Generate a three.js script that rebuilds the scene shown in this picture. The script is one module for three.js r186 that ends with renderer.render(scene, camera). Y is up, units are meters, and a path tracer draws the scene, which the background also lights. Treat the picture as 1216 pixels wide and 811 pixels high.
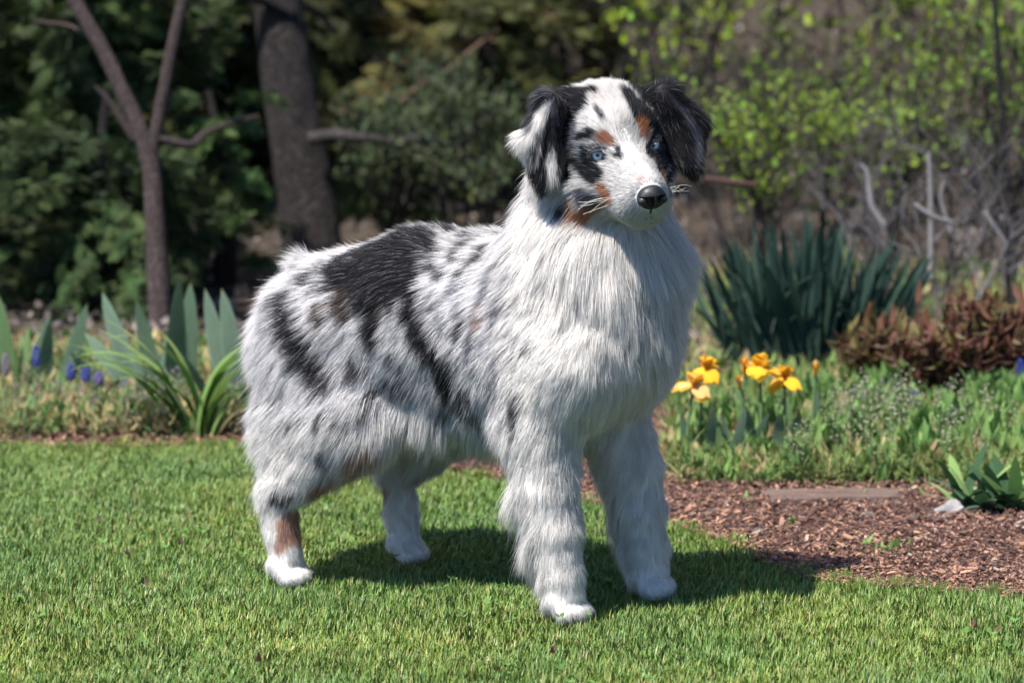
import * as THREE from 'three';
import { Sky } from 'three/addons/objects/Sky.js';
import { ImprovedNoise } from 'three/addons/math/ImprovedNoise.js';
import { mergeGeometries } from 'three/addons/utils/BufferGeometryUtils.js';

// ---------------------------------------------------------------- camera, sky, sun, exposure
const scene = new THREE.Scene();
const PITCH = 8 * Math.PI / 180, EYE = new THREE.Vector3(0, 0.93, 4.0), FOCAL = 3440;      // focal length in units of a 1216 pixel wide picture
const camera = new THREE.PerspectiveCamera(2 * Math.atan(405.5 / FOCAL) * 180 / Math.PI, 1216 / 811, 0.1, 200);
camera.position.copy(EYE);
camera.rotation.x = -PITCH;
camera.focus = 3.93;
camera.userData.fStop = 4.7;
scene.add(camera);

const SUN = new THREE.Vector3(-0.25, 0.65, 0.26).normalize();
const sky = new Sky();
sky.name = 'sky'; sky.scale.setScalar(150);
sky.userData = { kind: 'structure' };
Object.assign(sky.material.uniforms.turbidity, { value: 6 });
sky.material.uniforms.rayleigh.value = 0.6;
sky.material.uniforms.mieCoefficient.value = 0.004;
sky.material.uniforms.cloudCoverage.value = 0.55;
sky.material.uniforms.cloudDensity.value = 0.5;
sky.material.uniforms.sunPosition.value.copy(SUN);
scene.add(sky);
scene.environmentIntensity = 0.13;
const sun = new THREE.DirectionalLight(new THREE.Color(1, 0.93, 0.85), 5.0);
sun.position.copy(SUN).multiplyScalar(20);
sun.castShadow = true;
sun.shadow.mapSize.set(4096, 4096);
Object.assign(sun.shadow.camera, { left: -8, right: 8, top: 8, bottom: -8, near: 1, far: 60 });
scene.add(sun, sun.target);
const renderer = new THREE.WebGLRenderer({ antialias: true });
renderer.toneMapping = THREE.LinearToneMapping;
renderer.toneMappingExposure = 1.62;
renderer.shadowMap.enabled = true;

// ---------------------------------------------------------------- helpers
const V = (x, y, z) => new THREE.Vector3(x, y, z);
const { lerp, clamp, smoothstep } = THREE.MathUtils;
function rng(seed) {
  let a = seed >>> 0;
  const f = () => { a = (a + 0x6d2b79f5) | 0; let t = Math.imul(a ^ (a >>> 15), 1 | a); t = (t + Math.imul(t ^ (t >>> 7), 61 | t)) ^ t; return ((t ^ (t >>> 14)) >>> 0) / 4294967296; };
  f.in = (lo, hi) => lo + (hi - lo) * f();
  f.pick = (list) => list[Math.floor(f() * list.length)];
  f.sym = (w) => (f() * 2 - 1) * w;
  return f;
}
const perlin = new ImprovedNoise();
const noise = (x, y, z) => perlin.noise(x + 31.4, y + 17.9, z + 53.1);
const fbm = (x, y, z, o = 4) => { let s = 0, a = 0.5; for (let i = 0; i < o; i++) { s += a * noise(x, y, z); x *= 2.03; y *= 2.03; z *= 2.03; a *= 0.5; } return s; };
const FW = V(0, -Math.sin(PITCH), -Math.cos(PITCH)), UP = V(0, Math.cos(PITCH), -Math.sin(PITCH));
const ray = (x, y) => FW.clone().add(V((x - 608) / FOCAL, 0, 0)).addScaledVector(UP, (405.5 - y) / FOCAL);
const at = (x, y, depth) => EYE.clone().addScaledVector(ray(x, y), depth);                 // a place seen at a pixel of the 1216 x 811 photograph, at a distance
const onGround = (x, y) => { const d = ray(x, y); return EYE.clone().addScaledVector(d, -EYE.y / d.y); };
const used = new Map();
function numbered(name) { const n = used.get(name) ?? 0; used.set(name, n + 1); return n ? name + '_' + String(n).padStart(3, '0') : name; }
function shade(o) { o.traverse((c) => { if (c.isMesh) { c.castShadow = true; c.receiveShadow = true; } }); return o; }
function thing(name, label, category, pos = V(0, 0, 0), turn = 0, group) {
  const o = new THREE.Group();
  o.name = numbered(name); o.position.copy(pos); o.rotation.y = turn;
  o.userData = { label, category };
  if (group) o.userData.group = group;
  scene.add(o);
  return o;
}
function mesh(name, geometry, material, parent, kind) {
  const m = new THREE.Mesh(geometry, material);
  m.name = parent === scene ? numbered(name) : name; m.castShadow = m.receiveShadow = true;
  if (kind) m.userData.kind = kind;
  parent.add(m);
  return m;
}
function copy(o, label) {
  const c = o.clone();
  c.name = numbered(o.name.replace(/_\d+$/, ''));
  c.userData = { ...o.userData };
  if (label) c.userData.label = label;
  scene.add(c);
  return c;
}
function instances(name, geometry, material, placed, parent, tints) {
  const m = new THREE.InstancedMesh(geometry, material, placed.length);
  m.name = name; m.castShadow = m.receiveShadow = true;
  placed.forEach((q, i) => m.setMatrixAt(i, q));
  if (tints) tints.forEach((c, i) => m.setColorAt(i, c));
  m.userData.kind = 'stuff';
  parent.add(m);
  return m;
}
const rgb = (r, g, b) => new THREE.Color().setRGB(r, g, b);
function buffer(pos, nor, idx, uv, col) {
  const g = new THREE.BufferGeometry();
  g.setAttribute('position', new THREE.BufferAttribute(pos instanceof Float32Array ? pos : new Float32Array(pos), 3));
  if (nor) g.setAttribute('normal', new THREE.BufferAttribute(nor instanceof Float32Array ? nor : new Float32Array(nor), 3));
  if (uv) g.setAttribute('uv', new THREE.BufferAttribute(new Float32Array(uv), 2));
  if (col) g.setAttribute('color', new THREE.BufferAttribute(col instanceof Float32Array ? col : new Float32Array(col), 3));
  g.setIndex(new THREE.BufferAttribute(idx instanceof Uint32Array ? idx : new Uint32Array(idx), 1));
  if (!nor) g.computeVertexNormals();
  return g;
}
// a computed texture: f(u, v) -> [r, g, b] in 0..1
function texture(w, h, f, srgb = true) {
  const d = new Uint8Array(w * h * 4);
  for (let y = 0; y < h; y++) for (let x = 0; x < w; x++) { const c = f(x / w, y / h), o = (y * w + x) * 4; for (let k = 0; k < 3; k++) d[o + k] = 255 * clamp(c[k], 0, 1); d[o + 3] = 255; }
  const t = new THREE.DataTexture(d, w, h);
  t.wrapS = t.wrapT = THREE.RepeatWrapping; t.magFilter = THREE.LinearFilter; t.minFilter = THREE.LinearMipmapLinearFilter; t.generateMipmaps = true;
  if (srgb) t.colorSpace = THREE.SRGBColorSpace;
  t.needsUpdate = true;
  return t;
}
// noise that tiles over u, v in 0..1
const tile = (u, v, f, z = 0) => { const a = u * 2 * Math.PI, b = v * 2 * Math.PI, r = f / 6.283; return fbm(Math.cos(a) * r + z, Math.sin(a) * r + Math.cos(b) * r * 1.3, Math.sin(b) * r * 1.3 - z, 4); };
// ---------------------------------------------------------------- the ground, the lawn and the bed
const LAWN_EDGE = [[-9, -1.22], [-2, -1.22], [-0.94, -1.23], [-0.71, -1.22], [-0.48, -1.26], [-0.24, -1.17], [-0.07, -0.97], [0.13, -0.69], [0.26, -0.52], [0.35, -0.31], [0.42, -0.13], [0.57, -0.07], [0.72, -0.01], [1.2, 0.12], [3, 0.3], [9, 0.6]];
function lawnEdge(x) {
  let i = 0;
  while (i < LAWN_EDGE.length - 2 && LAWN_EDGE[i + 1][0] < x) i++;
  const [a, b] = [LAWN_EDGE[i], LAWN_EDGE[i + 1]];
  return lerp(a[1], b[1], clamp((x - a[0]) / (b[0] - a[0]), 0, 1)) + 0.03 * noise(x * 9, 2, 0) + 0.012 * noise(x * 40, 5, 0);
}
const hill = (x, z) => { const d = Math.max(0, -z - 4.2); return d * 0.11 * smoothstep(d, 0, 3) + 0.06 * fbm(x * 0.7, z * 0.7, 1, 3) * smoothstep(-z, 2.5, 5) + 0.02 * smoothstep(-z, 1.2, 2.2); };
function sheet(x0, x1, z0, z1, nx, nz, h, uvScale) {
  const pos = [], uv = [], idx = [];
  for (let j = 0; j <= nz; j++) for (let i = 0; i <= nx; i++) {
    const x = lerp(x0, x1, i / nx), z = lerp(z0, z1, j / nz);
    pos.push(x, h(x, z), z); uv.push(x * uvScale, z * uvScale);
    if (i < nx && j < nz) { const a = j * (nx + 1) + i; idx.push(a, a + nx + 1, a + 1, a + 1, a + nx + 1, a + nx + 2); }
  }
  return buffer(pos, null, idx, uv);
}
const soilTex = texture(512, 512, (u, v) => { const a = tile(u, v, 24), b = tile(u, v, 110, 3), k = 0.36 + 0.3 * a + 0.5 * b; return [k * 1.08, k * 0.93, k * 0.8]; });
const soilBump = texture(512, 512, (u, v) => { const k = 0.5 + 0.7 * tile(u, v, 90, 3); return [k, k, k]; }, false);
{
  const litter = new THREE.MeshStandardMaterial({ map: soilTex, bumpMap: soilBump, bumpScale: 0.02, roughness: 1, color: rgb(0.40, 0.39, 0.34) });
  mesh('ground', sheet(-60, 60, -70, 30, 150, 130, (x, z) => hill(x, z) - 0.012, 1.1), litter, scene).userData.kind = 'structure';
  // lawn soil under the grass, up to its ragged edge
  const pos = [], uv = [], idx = [], nx = 260;
  for (let i = 0; i <= nx; i++) { const x = lerp(-9, 9, i / nx), e = lawnEdge(x); for (const z of [e, 8]) { pos.push(x, -0.004, z); uv.push(x * 2, z * 2); } if (i < nx) { const a = i * 2; idx.push(a, a + 1, a + 2, a + 2, a + 1, a + 3); } }
  mesh('lawn', buffer(pos, null, idx, uv), new THREE.MeshStandardMaterial({ map: soilTex, roughness: 1, color: rgb(0.22, 0.38, 0.12) }), scene).userData.kind = 'structure';
  // bark mulch between lawn and plants
  const mulchTex = texture(512, 512, (u, v) => { const k = 0.34 + 0.35 * tile(u, v, 60) + 0.5 * tile(u * 1, v * 1, 160, 7); return [k * 1.02, k * 0.72, k * 0.62]; });
  const mp = [], mu = [], mi = [];
  for (let i = 0; i <= nx; i++) { const x = lerp(-4, 4, i / nx), e = lawnEdge(x); for (let j = 0; j <= 24; j++) { const z = lerp(e + 0.01, -1.95 + 0.12 * noise(x * 3, 1, 1), j / 24); mp.push(x, -0.008 + 0.004 + 0.010 * fbm(x * 12, z * 12, 4, 3) + hill(x, z) * 0.98 + 0.004, z); mu.push(x * 2.2, z * 2.2); if (i < nx && j < 24) { const a = i * 25 + j; mi.push(a, a + 25, a + 1, a + 1, a + 25, a + 26); } } }
  mesh('mulch_bed', buffer(mp, null, mi, mu), new THREE.MeshStandardMaterial({ map: mulchTex, bumpMap: soilBump, bumpScale: 0.01, roughness: 1, color: rgb(0.62, 0.5, 0.48) }), scene).userData.kind = 'structure';
}
const Q = new THREE.Quaternion(), E3 = new THREE.Euler();
const pose = (x, y, z, rx, ry, rz, sx, sy = sx, sz = sx) => new THREE.Matrix4().compose(V(x, y, z), Q.setFromEuler(E3.set(rx, ry, rz, 'YXZ')).clone(), V(sx, sy, sz));

// a strap-shaped blade standing at the origin and bending towards +z; width across x
function blade(len, width, bend, segs, opt = {}) {
  const { tip = 1, fold = 0.15, base = 0.6, twist = 0, droop = 1.6, wave = 0, flat = false } = opt, cols = flat ? [-1, 1] : [-1, 0, 1], nc = cols.length, pos = [], uv = [], idx = [];
  let y = 0, z = 0, a = opt.lean ?? 0;
  for (let k = 0; k <= segs; k++) {
    const f = k / segs, w = width * 0.5 * (lerp(base, 1, smoothstep(f, 0, 0.35)) * Math.pow(1 - Math.pow(f, 2.2 * tip + 0.6), 0.8) + 0.0001), tw = twist * f;
    const cx = Math.cos(tw), sx = Math.sin(tw), wob = wave * Math.sin(f * 9);
    for (const e of flat && k === segs ? [0] : cols) { const off = Math.abs(e) * w * fold * 2; pos.push(e * w * cx + wob, y + off * Math.sin(a) * -1 * 0 + e * w * sx * Math.sin(a) * 0, z + off * Math.cos(a) * 1 + e * w * sx); uv.push(0.5 + e * 0.5, f); }
    if (k < segs) { for (let e = 0; e < nc - 1; e++) { const b = k * nc + e; if (flat && k === segs - 1) idx.push(b, b + 1, b + 2); else idx.push(b, b + 1, b + nc, b + 1, b + nc + 1, b + nc); } y += Math.cos(a) * len / segs; z += Math.sin(a) * len / segs; a += bend / segs * Math.pow(f + 0.3, droop - 1) * 1.4; }
  }
  return buffer(pos, null, idx, uv);
}
// an oval leaf lying along +y, width across x
function leafShape(len, width, cup = 0.2, curl = 0.3, segs = 3, round = false) {
  const pos = [], idx = [], uv = [];
  for (let k = 0; k <= segs; k++) {
    const f = k / segs, w = width * 0.5 * (round ? Math.pow(Math.sin(Math.PI * (0.06 + 0.88 * Math.pow(f, 1.5))), 0.55) : Math.sin(Math.PI * Math.pow(f, 0.8))) + 0.0002, y = len * f, z = -curl * len * f * f;
    for (const e of [-1, 0, 1]) { pos.push(e * w, y, z + Math.abs(e) * w * cup); uv.push(0.5 + 0.5 * e, f); }
    if (k < segs) for (const e of [0, 1]) { const b = k * 3 + e; idx.push(b, b + 1, b + 3, b + 1, b + 4, b + 3); }
  }
  return buffer(pos, null, idx, uv);
}
const leafMat = (r, g, b, extra = {}) => new THREE.MeshPhysicalMaterial({ color: rgb(r, g, b), roughness: 0.9, specularIntensity: 0.35, transmission: 0.35, thickness: 0, side: THREE.DoubleSide, ...extra });
const veinTex = texture(128, 256, (u, v) => { const s = 0.80 + 0.13 * tile(u, v * 0.02, 60) + 0.10 * noise(u * 42, v * 2, 1) + 0.10 * noise(u * 5, v * 7, 4), e = 0.10 * Math.pow(Math.abs(u - 0.5) * 2, 6), tipBrown = smoothstep(v, 0.95, 1) * 0.35; return [s + e + tipBrown * 0.3, s + e - tipBrown * 0.2, s + e - tipBrown * 0.6]; });
const tintOf = (R, base, dv, dh = 0.08) => { const k = 1 + R.sym(dv); return rgb(base[0] * k * (1 + R.sym(dh)), base[1] * k, base[2] * k * (1 + R.sym(dh))); };

// ---- grass, in small square pieces of turf
{
  const R = rng(5), SIDE = 0.07, turf = [];
  for (let v = 0; v < 10; v++) {
    const list = [];
    for (let b = 0; b < 520; b++) {
      const x = R.sym(SIDE * 0.55), z = R.sym(SIDE * 0.55), tall = 1 + 0.45 * noise(x * 30 + v * 9, z * 30, v);
      const g = blade(R.in(0.009, 0.022) * tall, R.in(0.0012, 0.0021), R.in(0.2, 1.5), 2, { fold: 0, base: 0.8, lean: R.in(0, 0.55), flat: true });
      g.rotateY(R() * 6.283).translate(x, 0, z);
      const dry = R() < 0.13, c = dry ? tintOf(R, [1.75, 1.15, 1.9], 0.25) : R() < 0.25 ? tintOf(R, [0.62, 0.8, 0.7], 0.25) : tintOf(R, [1, 1, 1], 0.42, 0.2), n = g.attributes.position.count, col = new Float32Array(n * 3);
      for (let k = 0; k < n; k++) col.set([c.r, c.g, c.b], k * 3);
      g.setAttribute('color', new THREE.BufferAttribute(col, 3));
      list.push(g);
    }
    turf.push(mergeGeometries(list));
  }
  const grassM = new THREE.MeshStandardMaterial({ color: 0xffffff, vertexColors: true, roughness: 0.52, side: THREE.DoubleSide });
  const placed = turf.map(() => []), tints = turf.map(() => []);
  for (let x = -2.4; x < 2.4; x += SIDE) for (let z = -1.4; z < 2.2; z += SIDE) {
    const cx = x + R.sym(0.012), cz = z + R.sym(0.012), e = lawnEdge(cx);
    if (cz < e + 0.012) continue;
    const edge = smoothstep(0.16 - (cz - e), 0, 0.1), patch = fbm(cx * 2.6, cz * 2.6, 1, 3), v = Math.floor(R() * 10), s = 1.0 + 0.3 * noise(cx * 6, cz * 6, 6) + 0.25 * edge * R();
    placed[v].push(pose(cx, -0.004, cz, 0, R() * 6.283, 0, 1.12, s, 1.12));
    tints[v].push(rgb(0.170 + 0.13 * patch, 0.262 + 0.08 * patch, 0.052).multiplyScalar(1 + R.sym(0.10)));
    if (cz - e < 0.09) for (let k = 0; k < 2; k++) { const ex = cx + R.sym(0.04), ez = lawnEdge(ex) + R.in(-0.004, 0.035), w = Math.floor(R() * 10), q = R.in(0.3, 0.5); placed[w].push(pose(ex, -0.006, ez, 0, R() * 6.283, 0, q, R.in(0.9, 1.35), q)); tints[w].push(rgb(0.18, 0.28, 0.056).multiplyScalar(R.in(0.8, 1.1))); }
  }
  const lawnGrass = new THREE.Group();
  lawnGrass.name = 'grass'; lawnGrass.userData = { kind: 'stuff', label: 'short bright green mown grass covering the lawn under the dog', category: 'grass' };
  scene.add(lawnGrass);
  turf.forEach((g, v) => instances('turf', g, grassM, placed[v], lawnGrass, tints[v]));
  // clover and small broad weeds among the grass
  const clover = [], cl = [0, 1, 2].map((k) => { const g = leafShape(0.011, 0.009, 0.1, 0.1, 3); g.rotateX(1.2).rotateY(k * 2.094).translate(0, 0.026, 0); return g; });
  const ct = [];
  for (let i = 0; i < 1100; i++) { const x = R.in(-1.1, 1.1), z = lerp(lawnEdge(x) + 0.1, 0.75, R()); if (fbm(x * 2.2, z * 2.2, 9, 3) < 0.06) continue; clover.push(pose(x, R.sym(0.006), z, R.sym(0.3), R() * 6.28, R.sym(0.3), R.in(0.5, 1.0))); ct.push(tintOf(R, [0.13, 0.27, 0.06], 0.25)); }
  instances('clover', mergeGeometries(cl), leafMat(1, 1, 1), clover, lawnGrass, ct);
}
// ---- mulch chips
{
  const R = rng(8), mulch = new THREE.Group();
  mulch.name = 'mulch'; mulch.userData = { kind: 'stuff', label: 'red brown shredded bark mulch scattered over the bed beside the lawn', category: 'mulch' };
  scene.add(mulch);
  const chipM = new THREE.MeshStandardMaterial({ color: 0xffffff, roughness: 0.95 });
  for (let v = 0; v < 4; v++) {
    const g = new THREE.BoxGeometry(1, 0.16, R.in(0.28, 0.5), 2, 1, 1), P = g.attributes.position;
    for (let i = 0; i < P.count; i++) P.setXYZ(i, P.getX(i) * (1 + 0.2 * noise(P.getZ(i) * 9, v, P.getY(i) * 9)), P.getY(i) + 0.10 * noise(P.getX(i) * 2, v * 3, 1), P.getZ(i) * (1 - 0.5 * Math.abs(P.getX(i)) * R.in(0.6, 1.2)));
    g.computeVertexNormals();
    const m = [], t = [];
    for (let i = 0; i < 20000; i++) {
      const x = i < 15000 ? R.in(-1.3, 1.4) : R.in(-2.6, 2.6), e = lawnEdge(x), d = Math.pow(R(), 1.3) * 1.3, z = e - d + 0.03, near = smoothstep(0.18 - d, 0, 0.18);
      const s = R.in(0.0035, 0.010) * (R() < 0.05 ? 2 : 1) * (1 - 0.35 * near), k = R();
      if (x < 0.0 && R() < 0.5) continue;
      m.push(pose(x, 0.006 + hill(x, z) + R() * 0.008, z, R.sym(0.5), R() * 6.28, R.sym(0.5), s, s * R.in(0.6, 1.6), s));
      t.push(k < 0.035 ? tintOf(R, [0.42, 0.31, 0.25], 0.3) : k < 0.35 + near * 0.4 ? tintOf(R, [0.36, 0.20, 0.13], 0.4) : tintOf(R, [0.135, 0.075, 0.058], 0.5));
    }
    instances('bark_chip', g, chipM, m, mulch, t);
  }
}
// ---------------------------------------------------------------- the dog
// dog space: s along the body towards the chest, y up, o towards the dog's right flank; the head has a frame of its own (r to the dog's right, u up, f towards the nose)
const DOG_O = V(-0.055, 0, -0.05), DOG_A = 31.08 * Math.PI / 180;
const DH = V(Math.cos(DOG_A), 0, Math.sin(DOG_A)), DR = V(-Math.sin(DOG_A), 0, Math.cos(DOG_A));
const HEAD_O = V(0.136, 0.639, 0.111), HF = V(0.339, -0.139, 0.931).normalize(), HR = V(-0.94, -0.104, 0.326).normalize(), HU = V(0, 0, 0).crossVectors(HR, HF).normalize();
const dogP = (s, y, o) => DOG_O.clone().addScaledVector(DH, s).addScaledVector(DR, o).add(V(0, y, 0));
const headP = (r, u, f) => HEAD_O.clone().addScaledVector(HR, r).addScaledVector(HU, u).addScaledVector(HF, f);
const dogD = (s, y, o) => V(0, y, 0).addScaledVector(DH, s).addScaledVector(DR, o);
const headD = (r, u, f) => V(0, 0, 0).addScaledVector(HR, r).addScaledVector(HU, u).addScaledVector(HF, f);

//  coat of each region: length (m), lift (rad), droop, flow, density, strand width (m), extra length on the rear side, curl towards flow
const COAT = {
  torso: { len: 0.025, lift: 0.32, droop: 0.15, flow: dogD(-1, -0.55, 0), dens: 1, w: 0.0016, back: 0 },
  side: { len: 0.029, lift: 0.36, droop: 0.25, flow: dogD(-0.75, -1, 0), dens: 1, w: 0.0017, back: 0 },
  fringe: { len: 0.115, lift: 0.75, droop: 1.3, flow: dogD(-0.15, -1, 0), dens: 1.6, w: 0.0017, back: 0 },
  belly: { len: 0.07, lift: 0.5, droop: 0.9, flow: dogD(-0.35, -1, 0), dens: 1.1, w: 0.0018, back: 0 },
  neck: { len: 0.05, lift: 0.42, droop: 0.35, flow: dogD(-0.45, -1, 0), dens: 1.1, w: 0.0016, back: 0 },
  ruff: { len: 0.082, lift: 0.6, droop: 0.5, flow: dogD(0.05, -1, 0), dens: 1.3, w: 0.0017, back: 0 },
  chest: { len: 0.07, lift: 0.55, droop: 0.55, flow: dogD(-0.05, -1, 0), dens: 1.2, w: 0.0017, back: 0 },
  upper_leg: { len: 0.026, lift: 0.24, droop: 0.25, flow: dogD(-0.3, -1, 0), dens: 1.2, w: 0.0016, back: 0.04 },
  fore_leg: { len: 0.024, lift: 0.24, droop: 0.25, flow: dogD(-0.3, -1, 0), dens: 1.4, w: 0.0014, back: 0.056 },
  forearm: { len: 0.025, lift: 0.24, droop: 0.25, flow: dogD(-0.3, -1, 0), dens: 1.4, w: 0.0014, back: 0.048 },
  pastern: { len: 0.018, lift: 0.24, droop: 0.25, flow: dogD(-0.2, -1, 0), dens: 1.4, w: 0.0012, back: 0.036 },
  paw: { len: 0.011, lift: 0.35, droop: 0.2, flow: dogD(0.5, -1, 0), dens: 1.5, w: 0.0011, back: 0.0 },
  thigh: { len: 0.045, lift: 0.45, droop: 0.3, flow: dogD(-0.7, -0.8, 0), dens: 1.1, w: 0.0017, back: 0.035 },
  shank: { len: 0.03, lift: 0.35, droop: 0.3, flow: dogD(-0.6, -0.9, 0), dens: 1.2, w: 0.0015, back: 0.025 },
  hock: { len: 0.014, lift: 0.3, droop: 0.2, flow: dogD(-0.1, -1, 0), dens: 1.4, w: 0.0012, back: 0.006 },
  tail: { len: 0.032, lift: 0.7, droop: 0.1, flow: dogD(-1, 0.3, 0), dens: 1.3, w: 0.0015, back: 0 },
  skull: { len: 0.015, lift: 0.22, droop: 0, flow: headD(0, 0.25, -1), dens: 2.6, w: 0.0017, back: 0 },
  brow: { len: 0.009, lift: 0.2, droop: 0, flow: headD(0, 0.35, -1), dens: 3.2, w: 0.0015, back: 0 },
  muzzle: { len: 0.008, lift: 0.25, droop: 0, flow: headD(0, -0.25, -1), dens: 3.4, w: 0.0015, back: 0 },
  cheek: { len: 0.030, lift: 0.35, droop: 0.2, flow: headD(0, -0.75, -1), dens: 2.2, w: 0.0017, back: 0 },
  ear: { len: 0.023, lift: 0.38, droop: 0.35, flow: headD(0, -1, 0.1), dens: 1.7, w: 0.0012, back: 0 },
};
const BONES = [];
function bone(coat, k, a, b, ra, rb) { BONES.push({ coat, k, a, e: b.clone().sub(a), l2: Math.max(1e-9, b.distanceToSquared(a)), ra, rb, flow: COAT[coat].flow }); return BONES[BONES.length - 1]; }
const D = (coat, k, a, b, ra, rb) => bone(coat, k, dogP(...a), dogP(...b), ra, rb ?? ra);
const H = (coat, k, a, b, ra, rb) => bone(coat, k, headP(...a), headP(...b), ra, rb ?? ra);
// trunk
D('torso', 0.04, [-0.235, 0.374, 0], [-0.08, 0.420, 0], 0.078, 0.083);
D('torso', 0.04, [-0.08, 0.422, 0], [0.11, 0.432, 0], 0.083, 0.084);
for (const q of [-1, 1]) D('side', 0.05, [0.13, 0.372, 0.025 * q], [-0.08, 0.378, 0.02 * q], 0.108, 0.095);
D('belly', 0.05, [0.10, 0.335, 0], [-0.10, 0.355, 0], 0.075, 0.06);
for (const q of [-1, 1]) D('side', 0.05, [-0.08, 0.385, 0.02 * q], [-0.205, 0.362, 0.03 * q], 0.092, 0.084);
for (const q of [-1, 1]) { D('fringe', 0.03, [-0.03, 0.285, 0.05 * q], [-0.135, 0.262, 0.08 * q], 0.026, 0.022); D('belly', 0.03, [0.07, 0.278, 0.045 * q], [-0.03, 0.290, 0.05 * q], 0.024, 0.026); }
D('chest', 0.05, [0.13, 0.36, 0], [0.20, 0.40, 0], 0.105, 0.088);
D('ruff', 0.05, [0.185, 0.44, 0], [0.215, 0.505, 0], 0.092, 0.085);
D('neck', 0.05, [0.165, 0.455, 0], [0.208, 0.585, 0], 0.078, 0.060);
D('ruff', 0.05, [0.19, 0.50, 0], [0.20, 0.59, 0], 0.088, 0.066);
D('tail', 0.02, [-0.262, 0.428, 0], [-0.292, 0.452, 0], 0.022, 0.013);
// legs: q = 1 is the dog's right, towards the camera
for (const q of [-1, 1]) {
  const fp = q > 0 ? [0.202, 0.096] : [0.234, -0.088], o = fp[1];
  D('side', 0.04, [0.14, 0.43, 0.05 * q], [0.205, 0.355, 0.075 * q], 0.062, 0.062);           // shoulder blade
  D('upper_leg', 0.035, [0.205, 0.35, 0.078 * q], [0.165, 0.27, 0.085 * q], 0.062, 0.054);
  D('upper_leg', 0.014, [0.170, 0.275, 0.085 * q], [fp[0] - 0.026, 0.185, o], 0.050, 0.040);
  D('forearm', 0.006, [fp[0] - 0.026, 0.185, o], [fp[0] - 0.014, 0.128, o], 0.040, 0.035);
  D('fore_leg', 0.006, [fp[0] - 0.014, 0.128, o], [fp[0] - 0.003, 0.072, o], 0.035, 0.029);
  D('pastern', 0.006, [fp[0] - 0.003, 0.072, o], [fp[0] + 0.002, 0.045, o], 0.029, 0.0265);
  for (let t = 0; t < 4; t++) D('paw', 0.007, [fp[0], 0.036, o + (t - 1.5) * 0.009], [fp[0] + (t % 3 ? 0.026 : 0.018), 0.018, o + (t - 1.5) * 0.0135], 0.0155, 0.0112);
  const hp = q > 0 ? [-0.256, 0.116] : [-0.195, -0.102], c = hp[1], kn = q > 0 ? -0.13 : -0.085;
  D('thigh', 0.045, [-0.198, 0.36, 0.045 * q], [kn - 0.03, 0.265, 0.085 * q], 0.088, 0.068);
  D('thigh', 0.045, [-0.235, 0.34, 0.05 * q], [-0.238, 0.24, 0.085 * q], 0.072, 0.05);
  D('shank', 0.03, [kn - 0.01, 0.24, 0.095 * q], [hp[0] + 0.005, 0.135, c], 0.048, 0.023);
  D('shank', 0.03, [-0.235 + (q > 0 ? 0 : 0.05), 0.25, 0.09 * q], [hp[0] + 0.002, 0.16, c], 0.042, 0.021);
  D('hock', 0.008, [hp[0], 0.132, c], [hp[0] + 0.010, 0.045, c], 0.0225, 0.0215);
  for (let t = 0; t < 4; t++) D('paw', 0.007, [hp[0] + 0.006, 0.035, c + (t - 1.5) * 0.0085], [hp[0] + (t % 3 ? 0.034 : 0.026), 0.018, c + (t - 1.5) * 0.0125], 0.0150, 0.0108);
}
// head
H('skull', 0.03, [0, 0.020, -0.045], [0, 0.016, 0.0], 0.063, 0.056);
for (const q of [-1, 1]) {
  H('skull', 0.03, [0.022 * q, 0.042, -0.03], [0.02 * q, 0.03, 0.012], 0.036, 0.03);
  H('cheek', 0.03, [0.038 * q, -0.028, -0.03], [0.031 * q, -0.038, 0.030], 0.044, 0.032);
  H('brow', 0.012, [0.026 * q, 0.030, 0.022], [0.036 * q, 0.025, 0.02], 0.019, 0.017);
  H('muzzle', 0.02, [0.019 * q, -0.022, 0.045], [0.0155 * q, -0.047, 0.098], 0.029, 0.0235);     // flews
  const rr = q > 0 ? 0.002 : -0.012, ru = q > 0 ? -0.004 : -0.013;
  H('ear', 0.014, [0.048 * q + rr, 0.066 + ru, -0.040], [0.080 * q + rr, 0.080 + ru, -0.022], 0.017, 0.013).flow = headD(q, -0.25, -0.1);
  H('ear', 0.012, [0.080 * q + rr, 0.078 + ru, -0.022], [0.118 * q + rr, 0.036 + ru, -0.008], 0.013, 0.009).flow = headD(0.75 * q, -0.8, 0);
  H('ear', 0.012, [0.118 * q + rr, 0.036 + ru, -0.008], [0.098 * q + rr, -0.022 + ru, 0.006], 0.009, 0.007).flow = headD(0.25 * q, -1, 0.05);
  H('ear', 0.012, [0.076 * q + rr, 0.070 + ru, -0.022], [0.090 * q + rr, -0.010 + ru, 0.004], 0.012, 0.008).flow = headD(0.3 * q, -1, 0.05);
  H('ear', 0.014, [0.062 * q + rr, 0.056 + ru, -0.030], [0.072 * q + rr, 0.000 + ru, -0.004], 0.016, 0.010).flow = headD(0.1 * q, -1, 0.1);
  H('ear', 0.012, [0.098 * q + rr, 0.055 + ru, -0.016], [0.098 * q + rr, -0.012 + ru, 0.002], 0.010, 0.008).flow = headD(0.35 * q, -1, 0.05);
}
H('muzzle', 0.025, [0, -0.007, 0.035], [0, -0.024, 0.110], 0.035, 0.0235);
H('muzzle', 0.015, [0, -0.050, 0.02], [0, -0.0625, 0.094], 0.031, 0.018);
H('neck', 0.04, [0, -0.03, -0.055], [0, -0.08, -0.08], 0.060, 0.066);
const EYES = [[0.0395, 0.012, 0.0405], [-0.0405, 0.015, 0.0405]], EYE_R = 0.0112;
const NOSE_AT = [0, -0.031, 0.131];

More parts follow.
